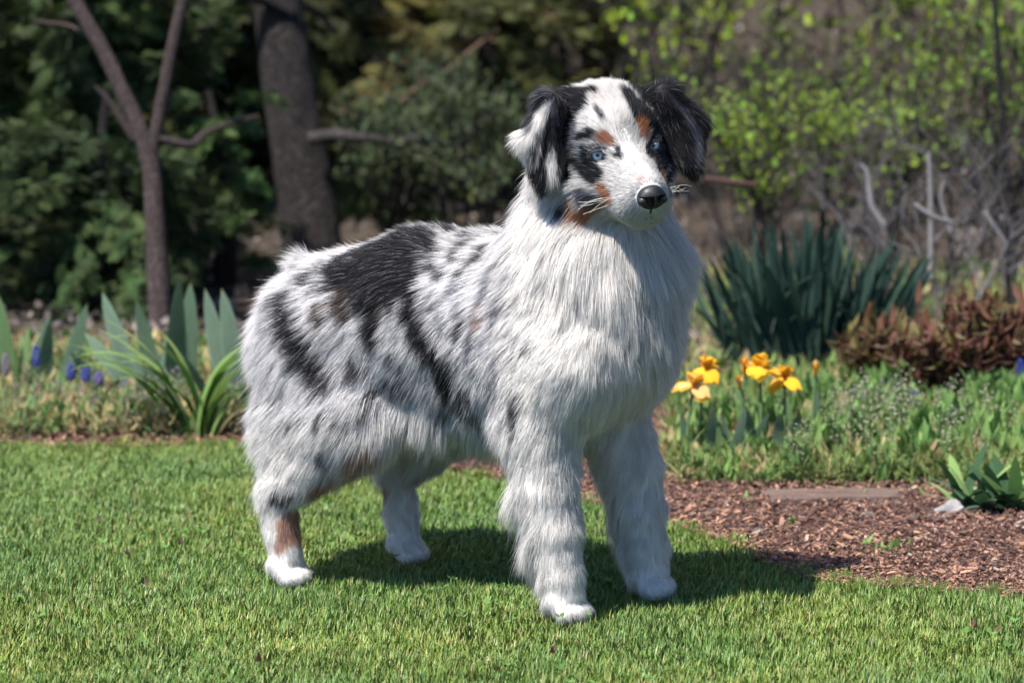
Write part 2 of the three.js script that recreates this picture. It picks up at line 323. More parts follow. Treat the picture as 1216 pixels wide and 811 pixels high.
const boneD = (b, x, y, z) => {
  const px = x - b.a.x, py = y - b.a.y, pz = z - b.a.z, t = clamp((px * b.e.x + py * b.e.y + pz * b.e.z) / b.l2, 0, 1);
  return Math.hypot(px - b.e.x * t, py - b.e.y * t, pz - b.e.z * t) - (b.ra + (b.rb - b.ra) * t);
};
EYES.forEach((e) => H('brow', 0.008, e, e, EYE_R + 0.0018, EYE_R + 0.0018));
const SOCKETS = EYES.map((e) => headP(...e)), OPEN = [0.0112, 0.0074];
// how far outside the almond of an eye's opening a point is, and how far in front of the eye's middle
function almond(i, x, y, z) {
  const s = SOCKETS[i], dx = x - s.x, dy = y - s.y, dz = z - s.z, q = i ? -1 : 1;
  const r = dx * HR.x + dy * HR.y + dz * HR.z, v = dx * HU.x + dy * HU.y + dz * HU.z - r * q * 0.16, u = v > 0 ? v * 1.22 : v, f = dx * HF.x + dy * HF.y + dz * HF.z;
  return [(Math.hypot(r / OPEN[0], u / OPEN[1]) - 1) * OPEN[1], f];
}
function dogField(x, y, z) {
  let d = 1;
  for (const b of BONES) {
    const e = boneD(b, x, y, z), h = Math.max(b.k - Math.abs(d - e), 0) / b.k;
    d = Math.min(d, e) - h * h * b.k * 0.25;
  }
  for (let i = 0; i < 2; i++) {                                // the lids leave an almond open before each eye
    const s = SOCKETS[i];
    if (Math.abs(x - s.x) + Math.abs(y - s.y) + Math.abs(z - s.z) > 0.06) continue;
    const [e, f] = almond(i, x, y, z);
    d = Math.max(d, -Math.max(e, 0.001 - f));
  }
  return d;
}
// meshes the zero surface of a field by naive surface nets, looking only where the surface is near
function surface(field, lo, hi, h) {
  const B = 6, n = [0, 1, 2].map((i) => Math.ceil((hi[i] - lo[i]) / h / B) * B + 1), F = new Float32Array(n[0] * n[1] * n[2]).fill(1);
  const id = (i, j, k) => (k * n[1] + j) * n[0] + i;
  for (let k = 0; k < n[2] - 1; k += B) for (let j = 0; j < n[1] - 1; j += B) for (let i = 0; i < n[0] - 1; i += B) {
    const c = field(lo[0] + (i + B / 2) * h, lo[1] + (j + B / 2) * h, lo[2] + (k + B / 2) * h), near = Math.abs(c) < B * h * 1.1;
    for (let w = 0; w <= B; w++) for (let v = 0; v <= B; v++) for (let u = 0; u <= B; u++) {
      const q = id(i + u, j + v, k + w);
      if (near) F[q] = field(lo[0] + (i + u) * h, lo[1] + (j + v) * h, lo[2] + (k + w) * h); else if (F[q] === 1) F[q] = c;
    }
  }
  const cell = new Int32Array(F.length).fill(-1), pos = [], idx = [];
  const edges = [[0, 1], [2, 3], [4, 5], [6, 7], [0, 2], [1, 3], [4, 6], [5, 7], [0, 4], [1, 5], [2, 6], [3, 7]], f = new Array(8);
  for (let k = 0; k < n[2] - 1; k++) for (let j = 0; j < n[1] - 1; j++) for (let i = 0; i < n[0] - 1; i++) {
    let m = 0;
    for (let c = 0; c < 8; c++) { f[c] = F[id(i + (c & 1), j + ((c >> 1) & 1), k + (c >> 2))]; if (f[c] < 0) m |= 1 << c; }
    if (!m || m === 255) continue;
    let x = 0, y = 0, z = 0, cnt = 0;
    for (const [a, b] of edges) if ((f[a] < 0) !== (f[b] < 0)) {
      const t = f[a] / (f[a] - f[b]);
      x += lerp(a & 1, b & 1, t); y += lerp((a >> 1) & 1, (b >> 1) & 1, t); z += lerp(a >> 2, b >> 2, t); cnt++;
    }
    cell[id(i, j, k)] = pos.length / 3;
    pos.push(lo[0] + (i + x / cnt) * h, lo[1] + (j + y / cnt) * h, lo[2] + (k + z / cnt) * h);
  }
  const quad = (a, b, c, d, flip) => { if (a < 0 || b < 0 || c < 0 || d < 0) return; if (flip) idx.push(a, c, b, a, d, c); else idx.push(a, b, c, a, c, d); };
  for (let k = 1; k < n[2] - 1; k++) for (let j = 1; j < n[1] - 1; j++) for (let i = 1; i < n[0] - 1; i++) {
    const a = F[id(i, j, k)] < 0;
    if (a !== F[id(i + 1, j, k)] < 0) quad(cell[id(i, j - 1, k - 1)], cell[id(i, j, k - 1)], cell[id(i, j, k)], cell[id(i, j - 1, k)], !a);
    if (a !== F[id(i, j + 1, k)] < 0) quad(cell[id(i - 1, j, k - 1)], cell[id(i - 1, j, k)], cell[id(i, j, k)], cell[id(i, j, k - 1)], !a);
    if (a !== F[id(i, j, k + 1)] < 0) quad(cell[id(i - 1, j - 1, k)], cell[id(i, j - 1, k)], cell[id(i, j, k)], cell[id(i - 1, j, k)], !a);
  }
  const nor = new Float32Array(pos.length), e = h * 0.5;
  for (let i = 0; i < pos.length; i += 3) {
    const x = pos[i], y = pos[i + 1], z = pos[i + 2];
    const gx = field(x + e, y, z) - field(x - e, y, z), gy = field(x, y + e, z) - field(x, y - e, z), gz = field(x, y, z + e) - field(x, y, z - e), l = Math.hypot(gx, gy, gz) || 1;
    nor[i] = gx / l; nor[i + 1] = gy / l; nor[i + 2] = gz / l;
  }
  return { pos: new Float32Array(pos), nor, idx: new Uint32Array(idx) };
}

// coat markings: strokes of [s, y, o, radius] on the body and [r, u, f, radius] on the head; k black, g grey, b brown black, t tan, w white, p pink
const BODY_MARKS = [['k', [-.168, .464, .075, .0259], [-.11, .488, .07, .0282], [-.063, .505, .047, .0235]], ['k', [-.127, .466, .089, .0306], [-.095, .434, .117, .0259]], ['k', [-.159, .451, .095, .0188], [-.112, .438, .113, .0212]], ['k', [-.07, .463, .101, .0235], [-.053, .435, .117, .0165]], ['k', [-.11, .508, .027, .0141], [-.059, .515, -.003, .0082], [-.011, .511, -.004, .0059]], ['k', [-.087, .47, .096, .0259], [-.08, .424, .122, .0188], [-.084, .376, .128, .0118], [-.085, .353, .124, .0071]], ['k', [-.058, .485, .079, .0235], [-.036, .448, .108, .0165], [-.022, .413, .121, .0141]], ['k', [-.024, .418, .12, .0141], [-.008, .384, .124, .0176], [.019, .356, .123, .0153], [.029, .309, .103, .0129], [.048, .284, .087, .0118], [.063, .268, .078, .0106]], ['k', [-.038, .505, .042, .0094], [-.011, .476, .081, .0094]], ['k', [.008, .497, .054, .0071], [.032, .51, .023, .0071]], ['k', [.038, .471, .087, .0047], [.055, .492, .065, .0047], [.066, .506, .043, .0047]], ['k', [0, .512, .003, .0059], [.059, .515, .006, .0047]], ['k', [-.218, .444, .092, .0094], [-.208, .458, .073, .0094]], ['k', [-.242, .422, .107, .0106], [-.215, .386, .135, .0165], [-.189, .352, .14, .0188], [-.157, .308, .143, .0118]], ['k', [-.232, .399, .127, .0071], [-.206, .369, .138, .0094]], ['k', [-.214, .247, .143, .0071], [-.193, .256, .147, .0059]], ['k', [-.099, .28, .123, .0047], [-.097, .266, .127, .0047]], ['k', [-.155, .225, .149, .0071], [-.157, .205, .142, .0071]], ['k', [-.127, .258, .15, .0059], [-.121, .25, .147, .0047]], ['k', [-.151, .204, .14, .0071], [-.148, .192, .131, .0059]], ['k', [-.244, .133, .14, .0094], [-.228, .14, .138, .0094], [-.212, .147, .133, .0071]], ['g', [-.055, .344, .121, .0071], [-.04, .322, .109, .0071]], ['k', [.062, .407, .124, .0071], [.06, .39, .127, .0071]], ['g', [.042, .358, .125, .0082], [.047, .346, .123, .0071]], ['k', [.152, .326, .138, .0047], [.153, .298, .137, .0059], [.151, .266, .138, .0047]], ['g', [.153, .41, .134, .0047], [.153, .399, .136, .0047]], ['k', [.171, .382, .141, .0047], [.18, .386, .141, .0047]], ['g', [.11, .478, .101, .0059], [.098, .451, .113, .0059], [.093, .437, .118, .0047]], ['g', [.126, .448, .121, .0047], [.117, .409, .131, .0047]], ['g', [.138, .47, .113, .0047], [.134, .438, .125, .0035]], ['g', [.078, .366, .13, .0047], [.092, .337, .127, .0059]], ['g', [.014, .429, .113, .0047], [.033, .402, .123, .0059]], ['g', [.041, .452, .102, .0047], [.025, .438, .109, .0047]], ['g', [.122, .358, .135, .0035], [.124, .311, .125, .0047]], ['g', [.085, .395, .129, .0047], [.081, .366, .131, .0035]], ['b', [-.169, .411, .124, .0106], [-.166, .394, .13, .0082]], ['b', [-.147, .428, .114, .0141], [-.13, .406, .123, .0118]], ['t', [.099, .433, .121, .0047], [.098, .41, .128, .0047]], ['t', [-.12, .197, .111, .0141], [-.098, .216, .111, .0118], [-.088, .228, .099, .0071]], ['t', [-.148, .177, .101, .0118], [-.191, .148, .108, .0106]], ['t', [-.231, .105, .112, .0141], [-.231, .083, .125, .0153], [-.238, .065, .135, .0106]], ['g', [.165, .548, .086, .0071], [.18, .56, .086, .0082], [.193, .53, .097, .0071]]];
const FACE_MARKS = [['k', [.062, .054, -.009, .0138], [.07, .023, .001, .0126], [.072, -.016, .01, .0092]], ['k', [.069, .084, -.018, .0103], [.038, .081, -.029, .0103], [.017, .084, -.017, .0069]], ['k', [.039, .074, -.011, .0103], [.056, .06, -.009, .0092]], ['k', [.046, .041, .037, .008], [.056, .034, .026, .0057]], ['k', [.05, -.009, .053, .0138], [.054, -.006, .042, .0126]], ['k', [.054, .01, .036, .0092], [.031, .009, .046, .0103]], ['k', [.061, .001, .018, .008], [.066, .004, .009, .0069]], ['k', [.017, .022, .064, .0057], [.02, .015, .069, .0057]], ['k', [.028, .07, .015, .0034], [.027, .059, .037, .0046]], ['g', [.055, .047, .013, .0057], [.061, .022, .012, .0057]], ['t', [.033, .036, .049, .008], [.026, .034, .053, .0069]], ['t', [.045, -.025, .072, .008], [.042, -.039, .085, .0069]], ['t', [.059, -.067, .03, .0115], [.068, -.081, .021, .0092]], ['t', [.068, -.05, .02, .0057], [.073, -.077, .014, .0069]], ['t', [.053, -.057, .046, .0115], [.046, -.047, .063, .0092]], ['k', [.038, .079, -.023, .0149], [.053, .072, -.018, .0138]], ['g', [.061, -.039, .043, .0103], [.053, -.049, .052, .0092]], ['k', [.077, -.063, .002, .008], [.085, -.081, .001, .0069]], ['k', [-.056, .069, -.026, .0218], [-.092, .062, -.005, .0276], [-.105, .034, -.002, .0253]], ['k', [-.032, .064, .025, .0172], [-.032, .046, .044, .0115]], ['k', [-.025, .078, -.008, .0092], [-.02, .066, .028, .0103], [-.019, .053, .045, .0069]], ['k', [-.032, .064, .024, .0103], [-.043, .049, .032, .0161], [-.086, .008, .002, .023]], ['k', [-.035, -.005, .075, .0149], [-.076, -.007, .005, .0149], [-.026, .007, .072, .0103]], ['k', [-.093, -.026, .004, .0115], [-.034, -.031, .106, .0092]], ['t', [-.025, .045, .048, .0103], [-.026, .033, .053, .0069]], ['g', [-.081, -.019, .005, .0057], [-.079, -.025, .003, .0046]], ['t', [-.035, -.016, .087, .0057], [-.035, -.021, .093, .0057]], ['w', [.123, .031, .003, .0195], [.121, .009, -.003, .0138]], ['w', [.088, .076, -.007, .0069], [.104, .054, -.002, .0092], [.108, .043, -0, .0092]], ['w', [.093, .012, .006, .0092], [.094, -.022, .012, .0092]], ['k', [.105, .039, -0, .0046], [.116, .021, .004, .0046], [.116, -.005, .001, .0057]], ['g', [.116, .05, -.007, .0046], [.128, .036, -.001, .0023]], ['k', [.097, .03, .001, .004], [.102, .01, .007, .0046]], ['g', [.083, .08, -.007, .0057], [.074, .056, -.007, .0046]], ['k', [-.044, .032, .043, .0069], [-.038, .023, .05, .0069], [-.024, .016, .064, .0046]], ['k', [.054, .021, .034, .0046], [.046, .026, .044, .0046], [.033, .023, .054, .0034]], ['k', [-.077, .004, .001, .008], [-.085, .014, 0, .0092]], ['g', [-.111, .034, -.001, .0057], [-.124, .004, .005, .0069], [-.114, -.023, .013, .0057]], ['g', [-.092, .059, -.005, .0046], [-.106, .046, -.003, .0046]], ['w', [-.093, -.019, .008, .0029], [-.101, -.036, .004, .0029]], ['p', [.01, -.008, .125, .0057], [.003, -.011, .129, .0046]]];
const TONE = { w: [0.94, 0.915, 0.875], m: [0.74, 0.73, 0.745], g: [0.17, 0.175, 0.21], k: [0.020, 0.020, 0.024], b: [0.085, 0.058, 0.045], t: [0.52, 0.225, 0.10], p: [0.72, 0.50, 0.45] };
function strokeD(pts, n, p, weight) {          // distance to a stroke, its radius taken off
  let best = 1;
  for (let i = 0; i < Math.max(1, pts.length - 1); i++) {
    const a = pts[i], b = pts[Math.min(i + 1, pts.length - 1)];
    let ee = 0, pe = 0;
    for (let c = 0; c < n; c++) { const e = (b[c] - a[c]) * weight[c]; ee += e * e; pe += (p[c] - a[c]) * weight[c] * e; }
    const t = ee > 0 ? clamp(pe / ee, 0, 1) : 0;
    let q = 0;
    for (let c = 0; c < n; c++) { const e = (p[c] - a[c] - (b[c] - a[c]) * t) * weight[c]; q += e * e; }
    best = Math.min(best, Math.sqrt(q) - lerp(a[n], b[n], t));
  }
  return best;
}
const flat = ([k, ...pts]) => { const c = [0, 1, 2].map((i) => pts.reduce((s, p) => s + p[i], 0) / pts.length); return [k, pts, c, Math.max(...pts.map((p) => Math.hypot(p[0] - c[0], p[1] - c[1]) + p[3])) + 0.03]; };
const BODY = BODY_MARKS.map(flat), FACE = FACE_MARKS.map(flat), HEADY = new Set(['skull', 'brow', 'muzzle', 'cheek', 'ear']);
const inDog = (p) => { const x = p.x - DOG_O.x, z = p.z - DOG_O.z; return [x * DH.x + z * DH.z, p.y, x * DR.x + z * DR.z]; };
const inHead = (p) => { const q = p.clone().sub(HEAD_O); return [q.dot(HR), q.dot(HU), q.dot(HF)]; };
const put = (c, k, a) => { const t = TONE[k]; for (let i = 0; i < 3; i++) c[i] = lerp(c[i], t[i], a); };
function coat(p, region, jitter) {
  const [s, y, o] = inDog(p), c = TONE.w.map((v) => v * (HEADY.has(region) ? 0.80 : 1)), hd = inHead(p), nearHead = Math.hypot(...hd) < 0.17;
  if (HEADY.has(region) || nearHead && hd[2] > -0.05) {
    if (region === 'ear') {
      put(c, 'k', 1);
      put(c, 'g', 0.5 * smoothstep(fbm(hd[0] * 60, hd[1] * 18, hd[2] * 40, 2), -0.05, 0.35));
    } else if (region === 'skull' && hd[2] < -0.065) put(c, hd[0] < -0.02 ? 'k' : 'g', 0.8);
    for (const [k, pts, m, reach] of FACE) {
      if (Math.hypot(hd[0] - m[0], hd[1] - m[1]) > reach) continue;
      const d = strokeD(pts, 3, hd, [1, 1, 0.6]) + 0.003 * noise(hd[0] * 110, hd[1] * 110, hd[2] * 60) + jitter * 0.0012;
      if (d < 0.003) put(c, k, smoothstep(-d, -0.002, 0.003) * (k === 'p' ? 0.4 : k === 't' ? 0.9 : 1));
    }
    return c;
  }
  const ragged = 0.015 * fbm(s * 55, y * 55, o * 30 + (o > -0.03 ? 0 : 9), 3), lit = o > -0.03, merle = smoothstep(0.155 - s + 0.06 * fbm(s * 14, y * 14, 2, 3), -0.01, 0.07) * smoothstep(y, 0.22, 0.30);
  if (region !== 'paw' && region !== 'hock') put(c, 'm', merle * 0.62);
  if (region === 'thigh' || region === 'shank') put(c, 'm', 0.1);
  if (merle > 0.3) {
    const streak = fbm(s * 42 + y * 12, y * 15 - s * 8, o * 20, 3);
    put(c, 'g', 0.6 * smoothstep(streak, 0.14, 0.26));
    put(c, 'k', 0.85 * smoothstep(fbm(s * 34 + 5, y * 24, o * 20 + 3, 3), 0.22, 0.27));
  }
  const q = lit ? [s, y, o] : [s + 0.025 * Math.sin(y * 40), y + 0.012 * Math.sin(s * 35), -o];
  for (const [k, pts, m, reach] of BODY) {
    if (Math.hypot(q[0] - m[0], q[1] - m[1]) > reach) continue;
    const d = strokeD(pts, 3, q, [1, 1, 0.4]) + ragged + jitter * 0.003;
    if (d < 0.004) put(c, k, smoothstep(-d, -0.003, 0.003) * (k === 't' ? 0.72 : 1));
  }
  return c;
}
function regionOf(p, out) {                    // coat values of the bones near a point, blended
  let sum = 0, best = 1, region = '';
  const ds = BONES.map((b) => boneD(b, p.x, p.y, p.z));
  const least = Math.min(...ds);
  Object.assign(out, { len: 0, lift: 0, droop: 0, dens: 0, w: 0, back: 0 });
  out.flow = V(0, 0, 0);
  ds.forEach((d, i) => {
    if (d < best) { best = d; region = BONES[i].coat; }
    const w = Math.exp(-(d - least) / (p.y < 0.33 ? 0.028 : 0.018));
    if (w < 0.01) return;
    const c = COAT[BONES[i].coat];
    for (const k of ['len', 'lift', 'droop', 'dens', 'w', 'back']) out[k] += w * c[k];
    out.flow.addScaledVector(BONES[i].flow, w); sum += w;
  });
  for (const k of ['len', 'lift', 'droop', 'dens', 'w', 'back']) out[k] /= sum;
  out.flow.normalize(); out.region = region;
  return out;
}

const dog = thing('dog', 'long-haired blue merle dog with white chest and black ears standing on the lawn', 'dog', DOG_O);
{
  const S = surface(dogField, [-0.5, -0.01, -0.42], [0.42, 0.79, 0.4], 0.004), nv = S.pos.length / 3;
  const skinM = new THREE.MeshStandardMaterial({ vertexColors: true, roughness: 0.85 });
  const info = [], col = new Float32Array(nv * 3), p = V(0, 0, 0);
  for (let i = 0; i < nv; i++) {
    p.fromArray(S.pos, i * 3);
    const r = regionOf(p, {});
    info.push(r);
    const c = coat(p, r.region, 0);
    for (const e of SOCKETS) { const d = p.distanceTo(e); if (d < 0.0150) for (let k = 0; k < 3; k++) c[k] = lerp(c[k], TONE.k[k], smoothstep(0.0150 - d, 0, 0.002)); }
    col.set(c, i * 3);
  }
  const local = (a) => { const b = new Float32Array(a); for (let i = 0; i < b.length; i += 3) { b[i] -= DOG_O.x; b[i + 1] -= DOG_O.y; b[i + 2] -= DOG_O.z; } return b; };
  mesh('body', buffer(local(S.pos), S.nor, S.idx, null, col), skinM, dog);

  // ---- fur: strands rooted on the body surface, gathered in tufts
  const R = rng(11), nt = S.idx.length / 3, cum = new Float64Array(nt), A = V(0, 0, 0), Bv = V(0, 0, 0), Cv = V(0, 0, 0);
  let total = 0;
  for (let t = 0; t < nt; t++) {
    const [a, b, c] = S.idx.subarray(t * 3, t * 3 + 3);
    A.fromArray(S.pos, a * 3); Bv.fromArray(S.pos, b * 3).sub(A); Cv.fromArray(S.pos, c * 3).sub(A);
    total += Bv.cross(Cv).length() * 0.5 * (info[a].dens + info[b].dens + info[c].dens) / 3;
    cum[t] = total;
  }
  function rootAt(x) {
    let lo = 0, hi = nt - 1;
    while (lo < hi) { const m = (lo + hi) >> 1; if (cum[m] < x) lo = m + 1; else hi = m; }
    let u = R(), v = R();
    if (u + v > 1) { u = 1 - u; v = 1 - v; }
    const w = 1 - u - v, [a, b, c] = S.idx.subarray(lo * 3, lo * 3 + 3);
    const mix = (arr) => V(arr[a * 3] * w + arr[b * 3] * u + arr[c * 3] * v, arr[a * 3 + 1] * w + arr[b * 3 + 1] * u + arr[c * 3 + 1] * v, arr[a * 3 + 2] * w + arr[b * 3 + 2] * u + arr[c * 3 + 2] * v);
    const ia = info[a], ib = info[b], ic = info[c], num = (k) => ia[k] * w + ib[k] * u + ic[k] * v;
    return { p: mix(S.pos), n: mix(S.nor).normalize(), flow: ia.flow.clone().multiplyScalar(w).addScaledVector(ib.flow, u).addScaledVector(ic.flow, v).normalize(), len: num('len'), lift: num('lift'), droop: num('droop'), w: num('w'), back: num('back'), region: ia.region };
  }
  function grow(r, length, wild, K) {             // the points of one strand
    const { p, n } = r, t = r.flow.clone().addScaledVector(n, -n.dot(r.flow));
    if (t.lengthSq() < 0.05) t.addScaledVector(r.flow, 0.3);
    t.normalize();
    const f1 = 22, f2 = 70, big = r.len > 0.05 ? 0.30 : 0.12, f0 = 9;
    t.x += big * noise(p.x * f0 + 2, p.y * f0, p.z * f0); t.y += big * 0.7 * noise(p.x * f0 + 12, p.y * f0, p.z * f0); t.z += big * noise(p.x * f0, p.y * f0 + 12, p.z * f0);
    t.x += 0.30 * noise(p.x * f1, p.y * f1, p.z * f1) + 0.22 * noise(p.x * f2, p.y * f2, p.z * f2 + 5);
    t.y += 0.30 * noise(p.x * f1 + 9, p.y * f1, p.z * f1) + 0.22 * noise(p.x * f2 + 9, p.y * f2, p.z * f2);
    t.z += 0.30 * noise(p.x * f1, p.y * f1 + 9, p.z * f1) + 0.22 * noise(p.x * f2, p.y * f2 + 9, p.z * f2);
    t.x += R.sym(wild); t.y += R.sym(wild); t.z += R.sym(wild);
    t.normalize();
    const lift = r.lift + R.sym(0.18) + 0.25 * noise(p.x * 40 + 3, p.y * 40, p.z * 40);
    const d = t.clone().multiplyScalar(Math.cos(lift)).addScaledVector(n, Math.sin(lift)).normalize(), out = [p.clone()], q = p.clone(), d0 = d.clone();
    for (let k = 1; k <= K; k++) {
      q.addScaledVector(d, length / K); out.push(q.clone());
      d.addScaledVector(t, 0.16).addScaledVector(n, -0.05); d.y -= r.droop * 0.3; d.normalize();
    }
    return { pts: out, d0 };
  }
  const along = (pts, x) => { const i = Math.min(3, Math.floor(x)); return pts[i].clone().lerp(pts[i + 1], x - i); };
  const lengthOf = (r) => {
    const rear = Math.max(0, -(r.n.dot(DH))), side = Math.max(0, -r.n.y);
    return r.len + r.back * Math.pow(rear, 1.2) + (r.region === 'belly' ? 0.02 * side : 0);
  };
  const bare = (p) => {
    const h = inHead(p);
    for (let i = 0; i < 2; i++) if (p.distanceToSquared(SOCKETS[i]) < 0.0004) { const [e, f] = almond(i, p.x, p.y, p.z); if (f > 0 && e < 0.0018) return true; }
    return Math.hypot((h[0] - NOSE_AT[0]) / 0.020, (h[1] - NOSE_AT[1]) / 0.0185, (h[2] - NOSE_AT[2]) / 0.022) < 1 || p.y < 0.004;
  };
  // tuft guides on a coarse grid
  const grid = new Map(), cellSize = 0.018, key = (x, y, z) => (Math.floor(x / cellSize) + 64) * 65536 + (Math.floor(y / cellSize) + 64) * 256 + Math.floor(z / cellSize) + 64;
  for (let i = 0; i < 11000; i++) {
    const r = rootAt(R() * total), l = lengthOf(r) * R.in(0.9, 1.15);
    const g = { p: r.p, ...grow(r, l, 0.1, 4), tint: R.in(0.85, 1.06) }, k = key(r.p.x, r.p.y, r.p.z);
    if (!grid.has(k)) grid.set(k, []);
    grid.get(k).push(g);
  }
  const nearest = (p) => {
    let best = null, bd = 1;
    for (let i = -1; i <= 1; i++) for (let j = -1; j <= 1; j++) for (let k = -1; k <= 1; k++) {
      const l = grid.get(key(p.x + i * cellSize, p.y + j * cellSize, p.z + k * cellSize));
      if (l) for (const g of l) { const d = g.p.distanceToSquared(p); if (d < bd) { bd = d; best = g; } }
    }
    return best;
  };
  const PILE = { torso: 'body_fur', side: 'body_fur', belly: 'belly_fur', fringe: 'belly_fur', neck: 'neck_fur', ruff: 'chest_fur', chest: 'chest_fur', upper_leg: 'leg_fur', forearm: 'leg_fur', fore_leg: 'leg_fur', paw: 'paw_fur', pastern: 'leg_fur', thigh: 'thigh_fur', shank: 'leg_fur', hock: 'leg_fur', tail: 'tail_fur', skull: 'head_fur', brow: 'head_fur', muzzle: 'head_fur', cheek: 'cheek_fur', ear: 'ear_fur' };
  const piles = {};
  const N = 420000, side = V(0, 0, 0), nn = V(0, 0, 0), tan = V(0, 0, 0);
  for (let i = 0; i < N; i++) {
    const r = rootAt(R() * total);
    if (bare(r.p)) continue;
    const pile = piles[PILE[r.region]] ??= { pos: [], nor: [], col: [], idx: [] };
    const l = lengthOf(r) * (R() < 0.12 ? R.in(0.35, 0.7) : R.in(0.75, 1.2)), stray = R() < 0.06;
    const K = r.len > 0.045 ? 3 : 2, { pts, d0 } = grow(r, l, stray ? 0.35 : 0.12, K), g = stray ? null : nearest(r.p);
    const hold = r.len > 0.02 ? (r.len > 0.05 ? R.in(0.4, 0.8) : R.in(0.12, 0.4)) : 0.15;
    const c = coat(pts[1 + (K > 2)].clone().lerp(r.p, 0.25), r.region, R.sym(1)), dark = c[0] < 0.1;
    let tint = (g && !HEADY.has(r.region) ? g.tint : 1) * R.in(0.88, 1.1);
    if (dark && R() < (HEADY.has(r.region) ? 0.05 : 0.12)) { const mixed = R.in(0.1, 0.5); for (let k = 0; k < 3; k++) c[k] = lerp(c[k], TONE.m[k], mixed); }
    const a = R.sym(1.15);
    side.crossVectors(d0, r.n).normalize();
    nn.copy(r.n).multiplyScalar(Math.cos(a)).addScaledVector(side, Math.sin(a));
    side.crossVectors(d0, nn).normalize();
    nn.multiplyScalar(0.2).addScaledVector(r.n, 0.8);
    const base = pile.pos.length / 3, width = r.w * R.in(0.6, 1.15) * 0.235;
    for (let k = 0; k <= K; k++) {
      const f = k / K, q = pts[k];
      if (g) { const m = hold * Math.pow(f, 1.4); const gp = along(g.pts, f * 4); q.x = lerp(q.x, gp.x, m); q.y = lerp(q.y, gp.y, m); q.z = lerp(q.z, gp.z, m); }
      if (q.y < 0.004) q.y = 0.004;
      const ww = k === K ? 0 : width * (1 - 0.75 * Math.pow(f, 1.5)), lob = k === K ? [0] : [-1, 1];
      tan.copy(k === K ? pts[K] : pts[k + 1]).sub(pts[Math.max(0, k === K ? K - 1 : k)]).normalize();
      for (const e of lob) {
        pile.pos.push(q.x + side.x * ww * e - DOG_O.x, q.y + side.y * ww * e, q.z + side.z * ww * e - DOG_O.z);
        const nd = nn.dot(tan) * 0.8, nx = nn.x - tan.x * nd, ny = nn.y - tan.y * nd, nz = nn.z - tan.z * nd, nl = Math.hypot(nx, ny, nz) || 1;
        pile.nor.push(nx / nl, ny / nl, nz / nl);
        pile.col.push(c[0] * tint, c[1] * tint, c[2] * tint);
      }
      if (k > 0) { const b = base + (k - 1) * 2; if (k < K) pile.idx.push(b, b + 1, b + 2, b + 1, b + 3, b + 2); else pile.idx.push(b, b + 1, b + 2); }
    }
  }
  const furM = new THREE.MeshPhysicalMaterial({ vertexColors: true, roughness: 0.62, specularIntensity: 0.3, transmission: 0.55, thickness: 0 });
  furM.roughness = 1;
  let tris = 0;
  for (const [name, q] of Object.entries(piles)) { mesh(name, buffer(q.pos, q.nor, q.idx, null, q.col), furM, dog, 'stuff'); tris += q.idx.length / 3; }
  console.log('fur triangles', tris, 'body', nt);

  // ---- eyes, lids, nose, mouth, whiskers, claws
  const lidM = new THREE.MeshPhysicalMaterial({ color: rgb(0.012, 0.011, 0.012), roughness: 0.7 });
  const hl = (r, u, f) => headP(r, u, f).sub(DOG_O);
  EYES.forEach((e, i) => {
    const g = new THREE.SphereGeometry(EYE_R, 48, 32), P = g.attributes.position, cc = new Float32Array(P.count * 3), look = V(0.02, 0.05, 1).normalize();
    g.rotateX(Math.PI / 2);                    // the pole towards +z
    for (let k = 0; k < P.count; k++) {
      const d = V(P.getX(k), P.getY(k), P.getZ(k)).normalize(), a = Math.acos(clamp(d.z, -1, 1)) * EYE_R, th = Math.atan2(d.y, d.x), v = 0.85 + 0.3 * noise(th * 6, a * 500, i * 4);
      const c = a < 0.0023 ? [0.006, 0.006, 0.008] : a < 0.0076 ? [0.66 * v, 0.80 * v, 0.90 * v] : a < 0.0084 ? [0.03, 0.05, 0.07] : [0.28, 0.24, 0.22];
      cc.set(c, k * 3);
    }
    g.setAttribute('color', new THREE.BufferAttribute(cc, 3));
    const eye = mesh('eye', g, new THREE.MeshPhysicalMaterial({ vertexColors: true, roughness: 0.25, clearcoat: 1, clearcoatRoughness: 0.04 }), dog);
    eye.position.copy(hl(...e));
    const fwd = EYE.clone().sub(headP(...e)).normalize().multiplyScalar(0.6).add(HF.clone().multiplyScalar(0.4)).normalize();
    eye.quaternion.setFromUnitVectors(V(0, 0, 1), fwd);
    // almond lids: a dark rim from the opening on the eyeball out to the skin
    const q = i ? -1 : 1, rows = 6, ring = 36, P2 = [], I2 = [];
    for (let j = 0; j <= rows; j++) for (let k = 0; k < ring; k++) {
      const a = k / ring * Math.PI * 2, ca = Math.cos(a), sa = Math.sin(a), f = j / rows;
      const ix = ca * 0.0106, iy = Math.sign(sa) * Math.pow(Math.abs(sa), 1.15) * (sa > 0 ? 0.0058 : 0.0069), ox = ca * 0.0132, oy = sa * 0.0096;
      const x = lerp(ix, ox, f), y = lerp(iy, oy, f) + x * q * 0.16 - 0.0004;
      let z = 0.0135;                          // inwards until the skin or the eyeball is met
      for (let n = 0; n < 60; n++) {
        const w = headP(e[0] + x, e[1] + y, e[2] + z), lid = lerp(0.0010, 0.0005, f);
        const dd = Math.min(dogField(w.x, w.y, w.z) - lid * 0.4, Math.hypot(x, y, z) - EYE_R - lid);
        if (dd < 0.0002) break;
        z -= Math.max(0.0002, dd * 0.7);
      }
      P2.push(...hl(e[0] + x, e[1] + y, e[2] + z).toArray());
      if (j < rows) { const b = j * ring, n = (k + 1) % ring; I2.push(b + k, b + n, b + ring + k, b + n, b + ring + n, b + ring + k); }
    }
    mesh('eyelid', buffer(P2, null, I2), lidM, dog);
  });
